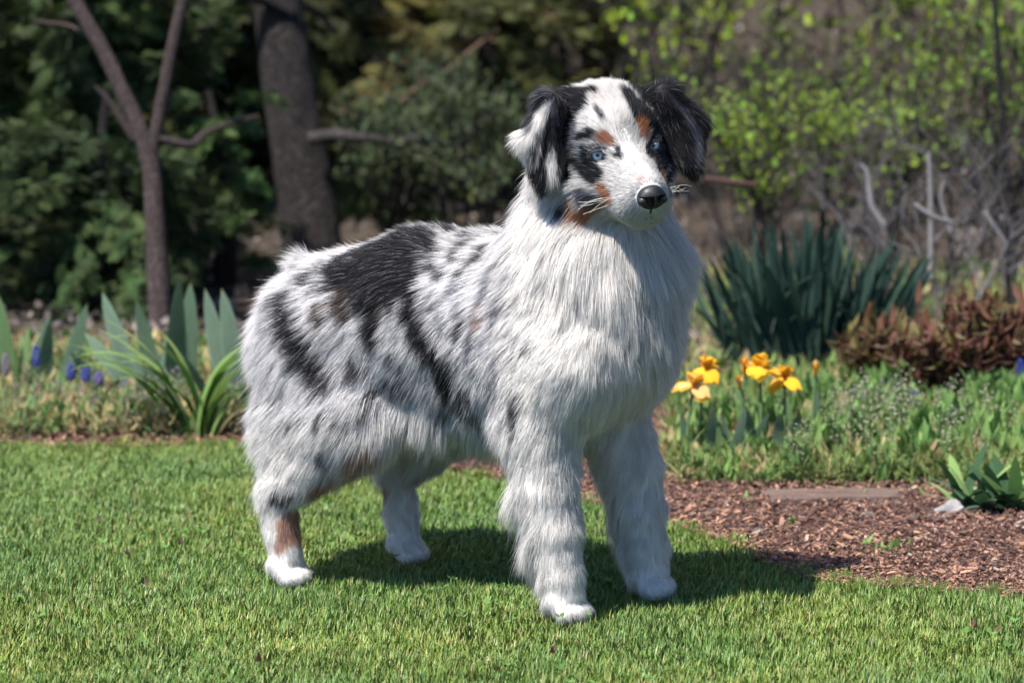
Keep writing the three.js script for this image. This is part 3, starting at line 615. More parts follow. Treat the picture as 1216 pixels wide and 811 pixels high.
  const noseField = (x, y, z) => {             // head frame, about the nose tip
    let d = (Math.hypot(x / 0.0195, y / 0.0165, z / 0.0155) - 1) * 0.0155;
    d = Math.max(d, -(0.0010 - Math.abs(x)) * (z > 0.004 && y < 0.004 ? 1 : 0) - (z > 0.004 && y < 0.004 ? 0 : 1));
    for (const q of [-1, 1]) { const e = 0.0042 - Math.hypot((x - 0.0088 * q) / 1.25, y + 0.002 + Math.abs(x - 0.0088 * q) * 0.25, (z - 0.0135) / 1.3), h = Math.max(0.003 - Math.abs(d - e), 0) / 0.003; d = Math.max(d, e) + h * h * 0.00075; }
    for (const q of [-1, 1]) { const e = Math.hypot((x - 0.0145 * q), (y + 0.003), (z - 0.005)) - 0.0062, h = Math.max(0.004 - Math.abs(d - e), 0) / 0.004; d = Math.min(d, e) - h * h * 0.001; }
    return d;
  };
  const nz = surface(noseField, [-0.026, -0.022, -0.02], [0.026, 0.022, 0.022], 0.0009), basis = new THREE.Matrix4().makeBasis(HR.clone().negate(), HU, HF);
  const noseTex = texture(128, 128, (u, v) => { const a = 0.5 + 0.5 * tile(u, v, 40); return [a, a, a]; }, false);
  const noseG = buffer(nz.pos, nz.nor, nz.idx, Array.from({ length: nz.pos.length / 3 }, (_, i) => [nz.pos[i * 3] * 40, nz.pos[i * 3 + 1] * 40]).flat());
  const nose = mesh('nose', noseG, new THREE.MeshPhysicalMaterial({ color: rgb(0.007, 0.006, 0.007), roughness: 0.5, clearcoat: 0.3, clearcoatRoughness: 0.35, bumpMap: noseTex, bumpScale: 0.0008 }), dog);
  nose.quaternion.setFromRotationMatrix(basis); nose.position.copy(hl(...NOSE_AT));
  const lip = [];
  for (let k = -8; k <= 8; k++) { const t = k / 8; lip.push(hl(t * 0.031, -0.0585 - 0.007 * (1 - Math.pow(Math.abs(t), 1.4)) * (Math.abs(t) < 0.12 ? -0.1 : 0.6) - 0.003 * t * t, 0.1195 - 0.050 * Math.pow(Math.abs(t), 1.8))); }
  mesh('mouth', new THREE.TubeGeometry(new THREE.CatmullRomCurve3(lip), 50, 0.0024, 6), lidM, dog);
  mesh('philtrum', new THREE.TubeGeometry(new THREE.CatmullRomCurve3([hl(0, -0.045, 0.1325), hl(0, -0.053, 0.126), hl(0, -0.059, 0.119)]), 10, 0.0013, 6), lidM, dog);
  const whiskM = new THREE.MeshStandardMaterial({ color: rgb(0.75, 0.72, 0.62), roughness: 0.5 });
  for (let k = 0; k < 12; k++) {
    const q = k % 2 ? 1 : -1, j = Math.floor(k / 2), a = [0.024 * q, -0.036 - 0.004 * (j % 3), 0.092 - 0.009 * Math.floor(j / 2)], L = R.in(0.035, 0.06);
    const b = [a[0] + q * L * 0.6, a[1] + L * R.in(-0.1, 0.3), a[2] + L * 0.1], c = [a[0] + q * L, a[1] + L * R.in(-0.5, 0.2), a[2] - L * 0.25];
    mesh('whisker', new THREE.TubeGeometry(new THREE.QuadraticBezierCurve3(hl(...a), hl(...b), hl(...c)), 10, 0.00022, 4), whiskM, dog);
  }
}
// ---------------------------------------------------------------- plants of the bed
const M = {
  iris: leafMat(0.17, 0.28, 0.17, { map: veinTex }), irisPale: leafMat(0.25, 0.37, 0.25, { map: veinTex }), irisLight: leafMat(0.24, 0.41, 0.16, { map: veinTex }),
  lily: leafMat(0.28, 0.48, 0.11, { map: veinTex }), lilyLight: leafMat(0.42, 0.60, 0.16, { map: veinTex }),
  daff: leafMat(0.040, 0.095, 0.070, { map: veinTex }), daffLight: leafMat(0.08, 0.16, 0.11, { map: veinTex }),
  weed: leafMat(0.14, 0.27, 0.075), weedLight: leafMat(0.25, 0.40, 0.12), hosta: leafMat(0.08, 0.18, 0.075, { map: veinTex }), straw: leafMat(0.52, 0.42, 0.22), dead: leafMat(0.16, 0.095, 0.065),
  bronze: leafMat(0.15, 0.066, 0.042), olive: leafMat(0.17, 0.14, 0.045), stem: new THREE.MeshStandardMaterial({ color: rgb(0.10, 0.17, 0.06), roughness: 0.8 }), redStem: new THREE.MeshStandardMaterial({ color: rgb(0.17, 0.06, 0.04), roughness: 0.8 }),
  yellow: leafMat(0.88, 0.54, 0.03), gold: leafMat(0.82, 0.42, 0.02), peach: leafMat(0.82, 0.55, 0.20), blue: leafMat(0.07, 0.10, 0.42), violet: leafMat(0.20, 0.16, 0.42), mauve: leafMat(0.34, 0.26, 0.33), white: leafMat(0.45, 0.44, 0.30),
};
const BLADES = [];
{ const R = rng(3); for (let i = 0; i < 8; i++) BLADES.push(blade(1, 0.115, 0.15 + 0.18 * (i % 4), 9, { tip: 1.1, fold: 0.08, base: 0.85, twist: R.sym(0.5), lean: 0 })); }
const STRAPS = [];
{ const R = rng(4); for (let i = 0; i < 8; i++) STRAPS.push(blade(1, 0.06, 0.9 + 0.35 * (i % 5), 12, { tip: 0.9, fold: 0.3, base: 0.8, twist: R.sym(0.6), lean: 0 })); }
const tube = (pts, r0, r1, radial = 6, segs = 8) => {      // a tapering tube along points
  const c = new THREE.CatmullRomCurve3(pts), g = new THREE.TubeGeometry(c, segs, 1, radial, false), P = g.attributes.position, ring = radial + 1, q = V(0, 0, 0), o = V(0, 0, 0);
  for (let i = 0; i <= segs; i++) { c.getPointAt(i / segs, o); const r = lerp(r0, r1, i / segs); for (let k = 0; k < ring; k++) { q.fromBufferAttribute(P, i * ring + k).sub(o).multiplyScalar(r).add(o); P.setXYZ(i * ring + k, q.x, q.y, q.z); } }
  g.computeVertexNormals();
  return g;
};
function leafOn(parent, geometry, material, { x = 0, y = 0, z = 0, turn = 0, lean = 0, roll = 0, len = 1, wide = 1, name = 'leaf' }) {
  const m = mesh(name, geometry, material, parent);
  m.position.set(x, y, z); m.rotation.set(lean, turn, roll, 'YXZ'); m.scale.set(wide * len, len, len);
  return m;
}
// broad fans of bearded iris leaves: [x shift, lean sideways, length] each, seen flat
function irisFan(label, px, py, blades, mats, seed, group = 'broad-leaved iris fans') {
  const R = rng(seed), t = thing('iris_plant', label, 'iris', onGround(px, py).setY(0.0), 0, group);
  t.position.y = hill(t.position.x, t.position.z);
  for (const [dx, lean, len, wide = 1] of blades) leafOn(t, R.pick(BLADES), R.pick(mats), { x: dx, z: R.sym(0.03), turn: R.sym(0.45) + (R() < 0.5 ? Math.PI : 0), roll: 0, len, wide }).rotateZ(0), t.children[t.children.length - 1].rotation.set(R.sym(0.12), t.children[t.children.length - 1].rotation.y > 1.57 ? Math.PI + R.sym(0.4) : R.sym(0.4), 0, 'XYZ'), (() => { const m = t.children[t.children.length - 1], q = new THREE.Quaternion().setFromAxisAngle(V(0, 0, 1), -lean); m.quaternion.premultiply(q); })();
  return t;
}
irisFan('broad grey-green iris fan with spread pointed leaves before the forked tree', 190, 490, [[-0.03, -0.62, 0.20, 1.7], [-0.02, -0.42, 0.255, 1.5], [0.0, -0.22, 0.22, 1.6], [0.03, 0.02, 0.275, 1.5], [0.045, 0.06, 0.25, 1.6], [-0.06, -0.8, 0.17, 1.5], [0.02, -0.1, 0.18, 1.7], [-0.04, -0.3, 0.16, 1.7]], [M.irisPale, M.iris], 21);
irisFan('iris fan cut by the left picture edge beside the blue flower', 12, 480, [[0.0, -0.10, 0.21, 1.6], [0.03, 0.25, 0.17, 1.5], [0.06, 0.12, 0.17, 1.7], [0.1, 0.28, 0.2, 1.6], [-0.03, -0.25, 0.22, 1.7], [0.02, 0.05, 0.15, 1.2], [0.08, 0.5, 0.12, 1]], [M.irisLight, M.iris], 22);
irisFan('iris fan close behind the tail end of the dog', 284, 500, [[-0.01, -0.22, 0.26, 1.5], [0.03, 0.10, 0.25, 1.5], [0.0, -0.05, 0.26, 1.6], [0.05, 0.3, 0.22, 1.5], [-0.03, -0.5, 0.17, 1.0], [0.06, 0.0, 0.27, 1]], [M.irisPale, M.iris], 23);
{
  // daylily with arching light green leaves at the lawn edge
  const R = rng(31), t = thing('daylily', 'clump of arching light green daylily leaves at the lawn edge by the dog', 'daylily', onGround(240, 520).setY(0.005));
  const fan = [[-1.25, 0.20], [-1.05, 0.22], [-0.85, 0.21], [-0.7, 0.19], [-0.5, 0.17], [-0.3, 0.18], [-0.15, 0.20], [0.05, 0.17], [0.2, 0.2], [0.35, 0.16], [0.5, 0.18], [0.75, 0.17], [-1.3, 0.15], [-0.95, 0.16], [0.1, 0.14], [-0.4, 0.13], [0.9, 0.13], [-0.6, 0.22], [0.3, 0.19], [-0.05, 0.16], [-0.75, 0.15], [0.6, 0.12]];
  for (const [side, len] of fan) {
    const m = leafOn(t, R.pick(STRAPS), R() < 0.3 ? M.lilyLight : R() < 0.12 ? M.irisLight : M.lily, { x: side * 0.025 + R.sym(0.012), z: R.sym(0.03), len: len * R.in(1.3, 1.6), wide: R.in(1.5, 2.1) });
    m.rotation.set(0.1, (side >= 0 ? 1 : -1) * R.in(1.0, 1.9) + R.sym(0.4), 0, 'YXZ'); m.rotation.x = Math.abs(side) * R.in(0.25, 0.45);
  }
  for (const [dx, len, lean] of [[0.03, 0.11, 0.4], [0.06, 0.10, -0.5]]) leafOn(t, STRAPS[1], M.straw, { x: dx, z: 0.03, len, lean, turn: lean > 0 ? 1.2 : -1, name: 'withered_leaf', wide: 1.4 });
}
// dark upright clump of narrow leaves
{
  const R = rng(41), t = thing('daffodil_clump', 'large clump of upright dark blue-green strap leaves behind the yellow flowers', 'daffodil', onGround(962, 452));
  t.position.y = hill(t.position.x, t.position.z);
  for (let i = 0; i < 230; i++) {
    const a = R() * 6.283, r = Math.sqrt(R()) * 0.155, x = Math.cos(a) * r * 1.05, z = Math.sin(a) * r * 0.6, len = R.in(0.21, 0.34) * (1 - 0.25 * Math.abs(x) / 0.17) + 0.02;
    const m = leafOn(t, R() < 0.8 ? BLADES[i % 8] : STRAPS[i % 8], R() < 0.22 ? M.daffLight : M.daff, { x, z, len, wide: R.in(0.38, 0.62) });
    m.rotation.set(0, R.sym(0.9) + (R() < 0.5 ? Math.PI : 0), 0);
    m.quaternion.premultiply(new THREE.Quaternion().setFromEuler(new THREE.Euler(z * 1.6 + R.sym(0.12), 0, -x * 3.0 + R.sym(0.14))));
  }
}
// bearded iris in flower
function petal(len, w, cup, curl) { const g = leafShape(len, w, cup, curl, 7, true), P = g.attributes.position; for (let i = 0; i < P.count; i++) P.setZ(i, P.getZ(i) + 0.40 * len * P.getY(i) / len * noise(P.getX(i) / len * 5, P.getY(i) / len * 5, w * 90)); g.computeVertexNormals(); return g; }
const PETAL = [petal(0.027, 0.026, -0.5, 0.5), petal(0.030, 0.027, 0.3, -0.9), petal(0.024, 0.022, -0.4, 0.5)];
function irisBloom(label, px, py, groundY, mats, opened, seed) {
  const R = rng(seed), foot = onGround(px + R.sym(6), groundY), depth = EYE.clone().sub(foot).dot(FW) * -1, top = at(px, py, depth), t = thing('yellow_iris', label, 'iris flower', foot.setY(hill(foot.x, foot.z)), 0, 'yellow irises in bloom');
  const tip = top.clone().sub(t.position);
  mesh('stem', tube([V(0, 0, 0), tip.clone().multiplyScalar(0.5).add(V(R.sym(0.008), 0, 0)), tip], 0.0032, 0.0024), M.stem, t);
  const f = new THREE.Group(); f.name = 'flower'; f.position.copy(tip); f.rotation.set(R.in(0.1, 0.5), R() * 6, R.sym(0.2)); t.add(f);
  if (opened) for (let k = 0; k < 12; k++) {
    const up = k % 2, p = mesh('petal', PETAL[up ? 0 : 1], R.pick(mats), f);
    p.rotation.set(up ? R.in(0.15, 0.5) : R.in(0.7, 1.35), k * 1.047 + R.sym(0.2), R.sym(0.2), 'YXZ'); p.scale.set(R.in(0.95, 1.3), R.in(0.5, 0.78), 1.0);
  } else for (let k = 0; k < 3; k++) { const p = mesh('petal', PETAL[2], R.pick(mats), f); p.rotation.set(0.08, k * 2.09, 0, 'YXZ'); p.scale.set(0.55, 1.3, 0.6); }
  const sp = mesh('spathe', leafShape(0.03, 0.014, -0.6, 0.1, 4), M.irisLight, t); sp.position.copy(tip).add(V(0, -0.022, 0.004));
}
irisBloom('ruffled yellow iris flower partly behind the dog leg, upper of the two there', 839, 437, 560, [M.yellow, M.gold], true, 51);
irisBloom('yellow iris flower touching the dog chest edge, lower of the two there', 824, 457, 566, [M.yellow, M.peach], true, 52);
irisBloom('tallest clear yellow iris flower with upright ruffled petals', 903, 436, 560, [M.yellow], true, 53);
irisBloom('orange-yellow iris flower just right of the tallest one', 932, 449, 556, [M.gold, M.yellow], true, 54);
irisBloom('half-open pale peach iris bud left of the tallest yellow flower', 879, 462, 560, [M.peach, M.yellow], false, 55);
irisBloom('thin peach iris bud standing apart right of the yellow flowers', 968, 448, 552, [M.peach, M.gold], false, 56);
irisBloom('small golden iris bud leaning between the yellow flowers', 884, 446, 556, [M.gold], false, 57);
irisFan('grey-green iris leaves under the yellow flowers nearest the dog', 842, 562, [[-0.03, -0.18, 0.12, 1.5], [0.0, 0.05, 0.14, 1.6], [0.03, 0.3, 0.13, 1.6], [0.05, 0.5, 0.12, 1.5], [-0.02, -0.4, 0.09, 1.5], [0.06, 0.15, 0.12, 1.5], [0.02, -0.05, 0.1, 1.4]], [M.irisLight, M.irisPale, M.iris], 61);
irisFan('grey-green iris leaves under the tallest yellow flower', 905, 562, [[-0.04, -0.35, 0.12, 1.5], [-0.01, -0.1, 0.13, 1.5], [0.02, 0.12, 0.12, 1.6], [0.04, 0.3, 0.13, 1.5], [0.01, 0.5, 0.1, 1.5], [-0.05, -0.15, 0.11, 1.4]], [M.irisLight, M.irisPale, M.iris], 62);
irisFan('short iris leaves right of the yellow flowers before the dark clump', 968, 548, [[-0.03, -0.2, 0.12, 1.3], [0.0, 0.1, 0.13, 1.3], [0.03, 0.35, 0.12, 1.3], [0.05, 0.2, 0.1, 1.2], [-0.05, -0.4, 0.09, 1.2]], [M.irisLight, M.iris], 63);

// bronze-leaved perennials
function bronzePlant(label, px, py, h, spread, mats, seed, stems) {
  const R = rng(seed), t = thing('peony_plant', label, 'peony', onGround(px, py), 0, 'bronze-leaved peony plants');
  t.position.y = hill(t.position.x, t.position.z);
  const leaf = leafShape(0.05, 0.013, 0.25, 0.35, 4), lists = mats.map(() => []), st = [];
  for (let i = 0; i < stems; i++) {
    const a = R() * 6.283, r = Math.sqrt(R()) * spread, top = V(Math.cos(a) * r, h * R.in(0.55, 1) * (1 - 0.3 * r / spread), Math.sin(a) * r * 0.7);
    st.push(tube([V(top.x * 0.3, 0, top.z * 0.3), V(top.x * 0.7, top.y * 0.55, top.z * 0.7), top], 0.0022, 0.0012, 5, 5));
    for (let k = 0; k < 16; k++) {
      const f = R.in(0.35, 1), p = V(lerp(top.x * 0.3, top.x, f), top.y * f, lerp(top.z * 0.3, top.z, f));
      lists[Math.floor(R() * mats.length)].push(leaf.clone().rotateX(R.in(0.2, 2.0)).rotateY(R() * 6.28).scale(1, R.in(0.7, 1.1), 1).translate(p.x, p.y, p.z));
    }
  }
  mesh('stems', mergeGeometries(st), M.redStem, t);
  lists.forEach((l, i) => mesh('foliage', mergeGeometries(l), mats[i], t, 'stuff'));
}
bronzePlant('bushy reddish bronze peony plant at the right edge of the bed', 1150, 496, 0.285, 0.165, [M.bronze, M.olive, M.bronze, M.bronze], 71, 62);
bronzePlant('low olive and bronze peony shoots between dark clump and red plant', 1040, 478, 0.18, 0.09, [M.olive, M.olive, M.bronze], 72, 32);

// small weeds, each its own plant, made once per kind and copied
function weedKind(seed, leaves, len, wide, mats, tall, blooms, bloomMat, name, label, cat, group) {
  const R = rng(seed), t = thing(name, label, cat, V(0, 0, 0), 0, group), lists = mats.map(() => []), st = [], bl = [];
  for (let i = 0; i < leaves; i++) {
    const a = R() * 6.283, f = tall ? R() : 0, g = leafShape(len * R.in(0.6, 1.2) * (1 - 0.6 * f), wide * R.in(0.7, 1.2) * (1 - 0.5 * f), 0.25, R.in(0.1, 0.9), 4);
    lists[i % mats.length].push(g.rotateX(R.in(0.2, 1.2)).rotateY(a).translate(Math.cos(a) * 0.005 + f * 0.01 * Math.sin(i), f * tall * 0.8, R.sym(0.012)));
  }
  for (let i = 0; i < blooms; i++) {
    const top = V(R.sym(tall * 0.35), tall * R.in(0.7, 1.05), R.sym(tall * 0.3));
    st.push(tube([V(0, 0, 0), V(top.x * 0.35, top.y * 0.5, top.z * 0.4), top], 0.0011, 0.0007, 4, 5));
    for (let k = 0; k < 9; k++) { const f = 1 - k * 0.06, a = k * 2.4, s = R.in(0.0014, 0.0028); bl.push(new THREE.IcosahedronGeometry(s, 0).translate(top.x * f + Math.cos(a) * 0.006, top.y * f, top.z * f + Math.sin(a) * 0.006)); }
  }
  if (st.length) mesh('stems', mergeGeometries(st), M.stem, t);
  lists.forEach((l, i) => mesh('foliage', mergeGeometries(l), mats[i], t, 'stuff'));
  if (bl.length) mesh('blossoms', mergeGeometries(bl), bloomMat, t, 'stuff');
  return t;
}
const strewn = (proto, spots, seed, lo, hi, labels = []) => { const R = rng(seed); spots.forEach(([x, y], i) => { const o = i ? copy(proto, labels[i]) : proto, p = onGround(x, y); if (labels[i]) o.userData.label = labels[i]; o.position.set(p.x, hill(p.x, p.z), p.z); o.rotation.y = R() * 6.28; o.scale.setScalar(R.in(lo, hi)); }); };
{
  const R = rng(81), row = (n, x0, x1, y0, y1) => Array.from({ length: n }, (_, i) => [lerp(x0, x1, (i + R()) / n), R.in(y0, y1)]);
  const leafy = weedKind(82, 26, 0.055, 0.020, [M.weed, M.weedLight], 0.06, 0, null, 'leafy_weed', 'leafy green weed in the dense row behind the mulch', 'weed', 'leafy weeds behind the mulch strip');
  strewn(leafy, [...row(20, 818, 1215, 540, 572), ...row(18, 830, 1215, 505, 540), ...row(12, 980, 1215, 490, 510)], 83, 0.9, 1.6);
  const cress = weedKind(84, 22, 0.03, 0.010, [M.weedLight, M.weed], 0.12, 5, M.white, 'flowering_weed', 'slender weed with whitish seed heads among the green weeds', 'weed', 'seeding weeds behind the mulch strip');
  strewn(cress, [...row(14, 880, 1210, 525, 578), [1000, 560], [1015, 545], [1035, 530], [1060, 550]], 85, 0.75, 1.25);
  const sage = weedKind(86, 20, 0.028, 0.011, [M.weed], 0.10, 4, M.mauve, 'purple_weed', 'weed with dull mauve flower spikes right of the yellow irises', 'weed', 'mauve-flowered weeds right of the irises');
  strewn(sage, [[1030, 515], [1045, 520], [1060, 512], [1105, 520], [1118, 540], [1195, 500]], 87, 0.9, 1.3, ['leftmost mauve-flowered weed, nearest the thin peach bud', 'mauve-flowered weed second from the left, below the olive shoots', 'mauve-flowered weed just left of the violet flower spike', 'mauve-flowered weed just right of the violet flower spike', 'lowest mauve-flowered weed, deep among the green weeds', 'mauve-flowered weed at the foot of the reddish plant near the right edge']);
  const left = weedKind(88, 26, 0.03, 0.009, [M.weed, M.weedLight, M.straw], 0.085, 2, M.mauve, 'low_weed', 'low straw-flecked weed in the left bed', 'weed', 'low weeds in the left bed');
  strewn(left, [...row(16, 0, 300, 500, 518), ...row(12, 0, 230, 478, 500)], 89, 0.7, 1.2);
  const sprout = weedKind(90, 9, 0.018, 0.008, [M.weedLight], 0, 0, null, 'mulch_seedling', 'tiny green seedling rooted in the bare mulch', 'seedling', 'seedlings in the mulch');
  strewn(sprout, [[892, 598], [1032, 655], [1052, 658], [1078, 650], [938, 625], [1022, 598], [1100, 588]], 91, 0.8, 1.4, ['tiny pale seedling beside the left end of the edging stone', 'tiny seedling in the middle of the bare mulch', 'tiny seedling close right of the one in mid mulch', 'tiny seedling rightmost of three in the middle of the mulch', 'tiny seedling between edging stone and lawn corner', 'tiny seedling sprouting before the edging stone', 'tiny seedling at the right end of the edging stone']);
}
// grape hyacinths: one per blue spike
function spike(label, px, py, groundY, mat, h, seed) {
  const R = rng(seed), foot = onGround(px, groundY), depth = foot.clone().sub(EYE).dot(FW), top = at(px, py, depth), t = thing('grape_hyacinth', label, 'flower', foot.setY(hill(foot.x, foot.z)), 0, 'grape hyacinths');
  const tip = top.clone().sub(t.position), fl = [];
  mesh('stem', tube([V(0, 0, 0), V(tip.x * 0.4, tip.y * 0.5, tip.z * 0.5), tip], 0.0016, 0.0013, 5, 5), M.stem, t);
  for (let k = 0; k < 34; k++) { const f = k / 34, a = k * 2.4, r = 0.0062 * Math.sin(Math.PI * (0.15 + 0.8 * f)) + 0.001; fl.push(new THREE.SphereGeometry(0.0021 + 0.0008 * (1 - f), 6, 5).translate(tip.x + Math.cos(a) * r, tip.y - h * 0.65 + f * h * 1.3, tip.z + Math.sin(a) * r)); }
  mesh('blossoms', mergeGeometries(fl), mat, t, 'stuff');
  for (let k = 0; k < 3; k++) leafOn(t, STRAPS[k], M.weed, { len: 0.09, wide: 0.9, turn: R() * 6.28, lean: 0.2 });
}
spike('tallest bright blue flower spike in front of the left iris fan', 42, 422, 505, M.blue, 0.030, 1);
spike('blue flower spike left of the middle gap, middle height in its row', 84, 441, 500, M.blue, 0.022, 2);
spike('small blue flower spike just right of the second blue spike', 101, 445, 500, M.blue, 0.020, 3);
spike('faint violet-blue flower spike rightmost in the left bed', 117, 449, 500, M.violet, 0.018, 4);
spike('pale violet flower spike at the far left edge', 6, 432, 505, M.mauve, 0.030, 5);
spike('vivid blue flower spike at the right picture edge beside the red plant', 1213, 438, 505, M.blue, 0.030, 6);
spike('violet flower spike among the weeds below the red plant', 1087, 470, 520, M.violet, 0.020, 7);
// dark green leafy perennial at the right
{
  const R = rng(95), t = thing('hosta_plant', 'dark green broad-leaved plant at the right edge beside the pale stone', 'plant', onGround(1180, 606).setY(0.004));
  for (let i = 0; i < 44; i++) { const a = R() * 6.28, m = leafOn(t, BLADES[i % 8], R() < 0.75 ? M.hosta : M.weedLight, { x: R.sym(0.06), z: R.sym(0.03), len: R.in(0.07, 0.135), wide: R.in(1.5, 2.4), turn: a, lean: R.in(0.4, 1.25) }); m.position.y = 0; }
}
// straggling straw and low growth that fills the bed
{
  const R = rng(99), g = new THREE.Group();
  g.name = 'ground_cover'; g.userData = { kind: 'stuff', label: 'straggling green and straw-coloured low growth filling the flower bed', category: 'undergrowth' };
  scene.add(g);
  const kinds = [0, 1, 2].map((v) => mergeGeometries(Array.from({ length: 9 }, () => (v < 2 ? blade(R.in(0.04, 0.09), R.in(0.002, 0.004), R.in(0.6, 2.2), 5, { lean: R.in(0, 0.7) }) : leafShape(R.in(0.014, 0.03), R.in(0.006, 0.013), 0.2, 0.5, 3).rotateX(R.in(0.2, 1.2)).translate(0, R.in(0, 0.05), 0)).rotateY(R() * 6.28).translate(R.sym(0.02), 0, R.sym(0.02)))));
  kinds.forEach((geo, v) => {
    const m = [], t = [];
    for (let i = 0; i < 2300; i++) {
      const right = R() < 0.6, p = right ? onGround(R.in(800, 1300), R() < 0.2 ? R.in(330, 470) : R.in(470, 578)) : onGround(R.in(-420, 330), R.in(432, 522));
      if (!right && p.z > lawnEdge(p.x) - 0.03) continue;
      m.push(pose(p.x, hill(p.x, p.z), p.z, R.sym(0.3), R() * 6.28, R.sym(0.3), R.in(0.6, 1.2)));
      t.push(R() < (right ? 0.22 : 0.42) ? tintOf(R, [0.50, 0.40, 0.20], 0.35) : tintOf(R, right ? [0.19, 0.28, 0.08] : [0.18, 0.27, 0.09], 0.4, 0.15));
    }
    instances('straggle', geo, leafMat(1, 1, 1), m, g, t);
  });
}
// ---- stones, leaves and sticks lying about
function stone(name, label, px, py, sx, sy, sz, turn, tilt, color, seed, group, cat = 'stone') {
  const g = new THREE.IcosahedronGeometry(1, 5), P = g.attributes.position;
  for (let i = 0; i < P.count; i++) {
    const v = V(P.getX(i), P.getY(i), P.getZ(i)), k = 1 / Math.max(Math.abs(v.x) ** 1.1, Math.abs(v.y) ** 1.1 * 0.95, Math.abs(v.z) ** 1.1, 0.55) ** 0.75, n = 1 + 0.13 * noise(v.x * 2 + seed, v.y * 2, v.z * 2) + 0.05 * noise(v.x * 7, v.y * 7 + seed, v.z * 7);
    P.setXYZ(i, v.x * k * n * sx, v.y * k * n * sy, v.z * k * n * sz);
  }
  g.computeVertexNormals();
  const p = onGround(px, py), m = mesh(name, g, new THREE.MeshStandardMaterial({ color: rgb(...color), map: stoneTex, bumpMap: soilBump, bumpScale: 0.004, roughness: 0.95 }), scene);
  m.position.set(p.x, 0.006 + hill(p.x, p.z), p.z); m.rotation.set(tilt, turn, tilt * 0.6);
  m.userData = { label, category: cat, ...(group ? { group } : {}) };
}
const stoneTex = texture(256, 256, (u, v) => { const k = 0.78 + 0.3 * tile(u, v, 16) + 0.25 * tile(u, v, 70, 2); return [k, k * 0.98, k * 0.96]; });
stone('edging_stone', 'long flat brown-grey edging stone sunk at the back of the mulch', 990, 596, 0.115, 0.010, 0.040, 0.05, 0.02, [0.27, 0.19, 0.16], 1);
stone('flat_stone', 'pale grey flat stone tilted up beside the dark leafy plant', 1124, 614, 0.029, 0.008, 0.016, 0.5, 0.42, [0.72, 0.71, 0.72], 2);
stone('stone_chip', 'pale peach stone chip in the mulch nearest the dog', 846, 613, 0.014, 0.005, 0.009, 0.3, 0.1, [0.52, 0.36, 0.29], 3, 'stone chips in the mulch');
stone('stone_chip', 'pinkish stone chip in the mulch where the lawn corner ends', 900, 640, 0.012, 0.006, 0.009, 1.2, 0.3, [0.42, 0.33, 0.31], 4, 'stone chips in the mulch');
stone('stone_chip', 'thin whitish stone chip lying before the edging stone', 1028, 616, 0.013, 0.004, 0.006, 0.1, 0.1, [0.55, 0.53, 0.53], 5, 'stone chips in the mulch');
stone('stone_chip', 'small grey stone chip left of the pale flat stone', 1085, 621, 0.011, 0.004, 0.007, 0.6, 0.2, [0.45, 0.42, 0.41], 6, 'stone chips in the mulch');
stone('stone_chip', 'grey stone chip against the left end of the edging stone', 918, 592, 0.014, 0.006, 0.01, 0.9, 0.2, [0.34, 0.31, 0.31], 7, 'stone chips in the mulch');
{
  const R = rng(120), spots = [[152, 676, 'dark curled dead leaf left of the dog, on open lawn'], [174, 712, 'brown dead leaf straight below the dark curled one'], [215, 663, 'small dead leaf nearest the hind paw on the left'], [113, 780, 'pale brown dead leaf low in the left corner of lawn'], [297, 744, 'dead leaf in front of the near hind paw'], [118, 634, 'reddish dead leaf far out on the left lawn'], [656, 795, 'dead leaf below the near front paw at the bottom'], [926, 776, 'dark dead leaf on the lawn below the shadow'], [1156, 764, 'upright brown dead leaf at lower right lawn'], [1182, 770, 'pale pinkish dead leaf at lower right lawn'], [305, 806, 'dead leaf at the bottom edge left of centre'], [222, 628, 'faint dead leaf between hind leg and bed']];
  for (const [x, y, label] of spots) { const p = onGround(x, y), t = thing('dead_leaf', label, 'dead leaf', V(p.x, 0.022, p.z), R() * 6.28, 'dead leaves on the lawn'); for (let k = 0; k < 2; k++) { const m = leafOn(t, leafShape(0.02, 0.013, 0.5, 0.6, 5), M.dead, { lean: R.in(0.7, 1.3), turn: k * 2.2, len: R.in(0.4, 0.65), name: 'leaf_blade' }); m.castShadow = true; } }
}
// ---------------------------------------------------------------- trees, evergreens and shrubs behind
const barkTex = texture(256, 512, (u, v) => { const r = Math.abs(tile(u, v * 0.35, 46)), k = 0.22 + 1.7 * r + 0.45 * tile(u, v, 120, 5); return [k, k * 0.95, k * 0.92]; });
const barkBump = texture(256, 512, (u, v) => { const k = 0.3 + 1.8 * Math.abs(tile(u, v * 0.35, 46)); return [k, k, k]; }, false);
const bark = (r, g, b, ru = 1, rv = 2, bump = 0.012) => { const a = barkTex.clone(), c = barkBump.clone(); a.repeat.set(ru, rv); c.repeat.set(ru, rv); return new THREE.MeshStandardMaterial({ map: a, bumpMap: c, bumpScale: bump, color: rgb(r, g, b), roughness: 0.95 }); };
const limb = (pts, r0, r1, seed, radial = 14, segs = 26, rough = 0.10) => {
  const g = tube(pts, r0, r1, radial, segs), P = g.attributes.position, c = new THREE.CatmullRomCurve3(pts), ring = radial + 1, q = V(0, 0, 0), o = V(0, 0, 0);
  for (let i = 0; i <= segs; i++) { c.getPointAt(i / segs, o); for (let k = 0; k < ring; k++) { const a = (k % radial) / radial * 6.283, n = 1 + rough * (noise(Math.cos(a) * 2 + seed, i * 0.35, Math.sin(a) * 2) + 0.6 * noise(Math.cos(a) * 4, i * 0.12, Math.sin(a) * 4 + seed)); q.fromBufferAttribute(P, i * ring + k).sub(o).multiplyScalar(n).add(o); P.setXYZ(i * ring + k, q.x, q.y, q.z); } }
  g.computeVertexNormals();
  return g;
};
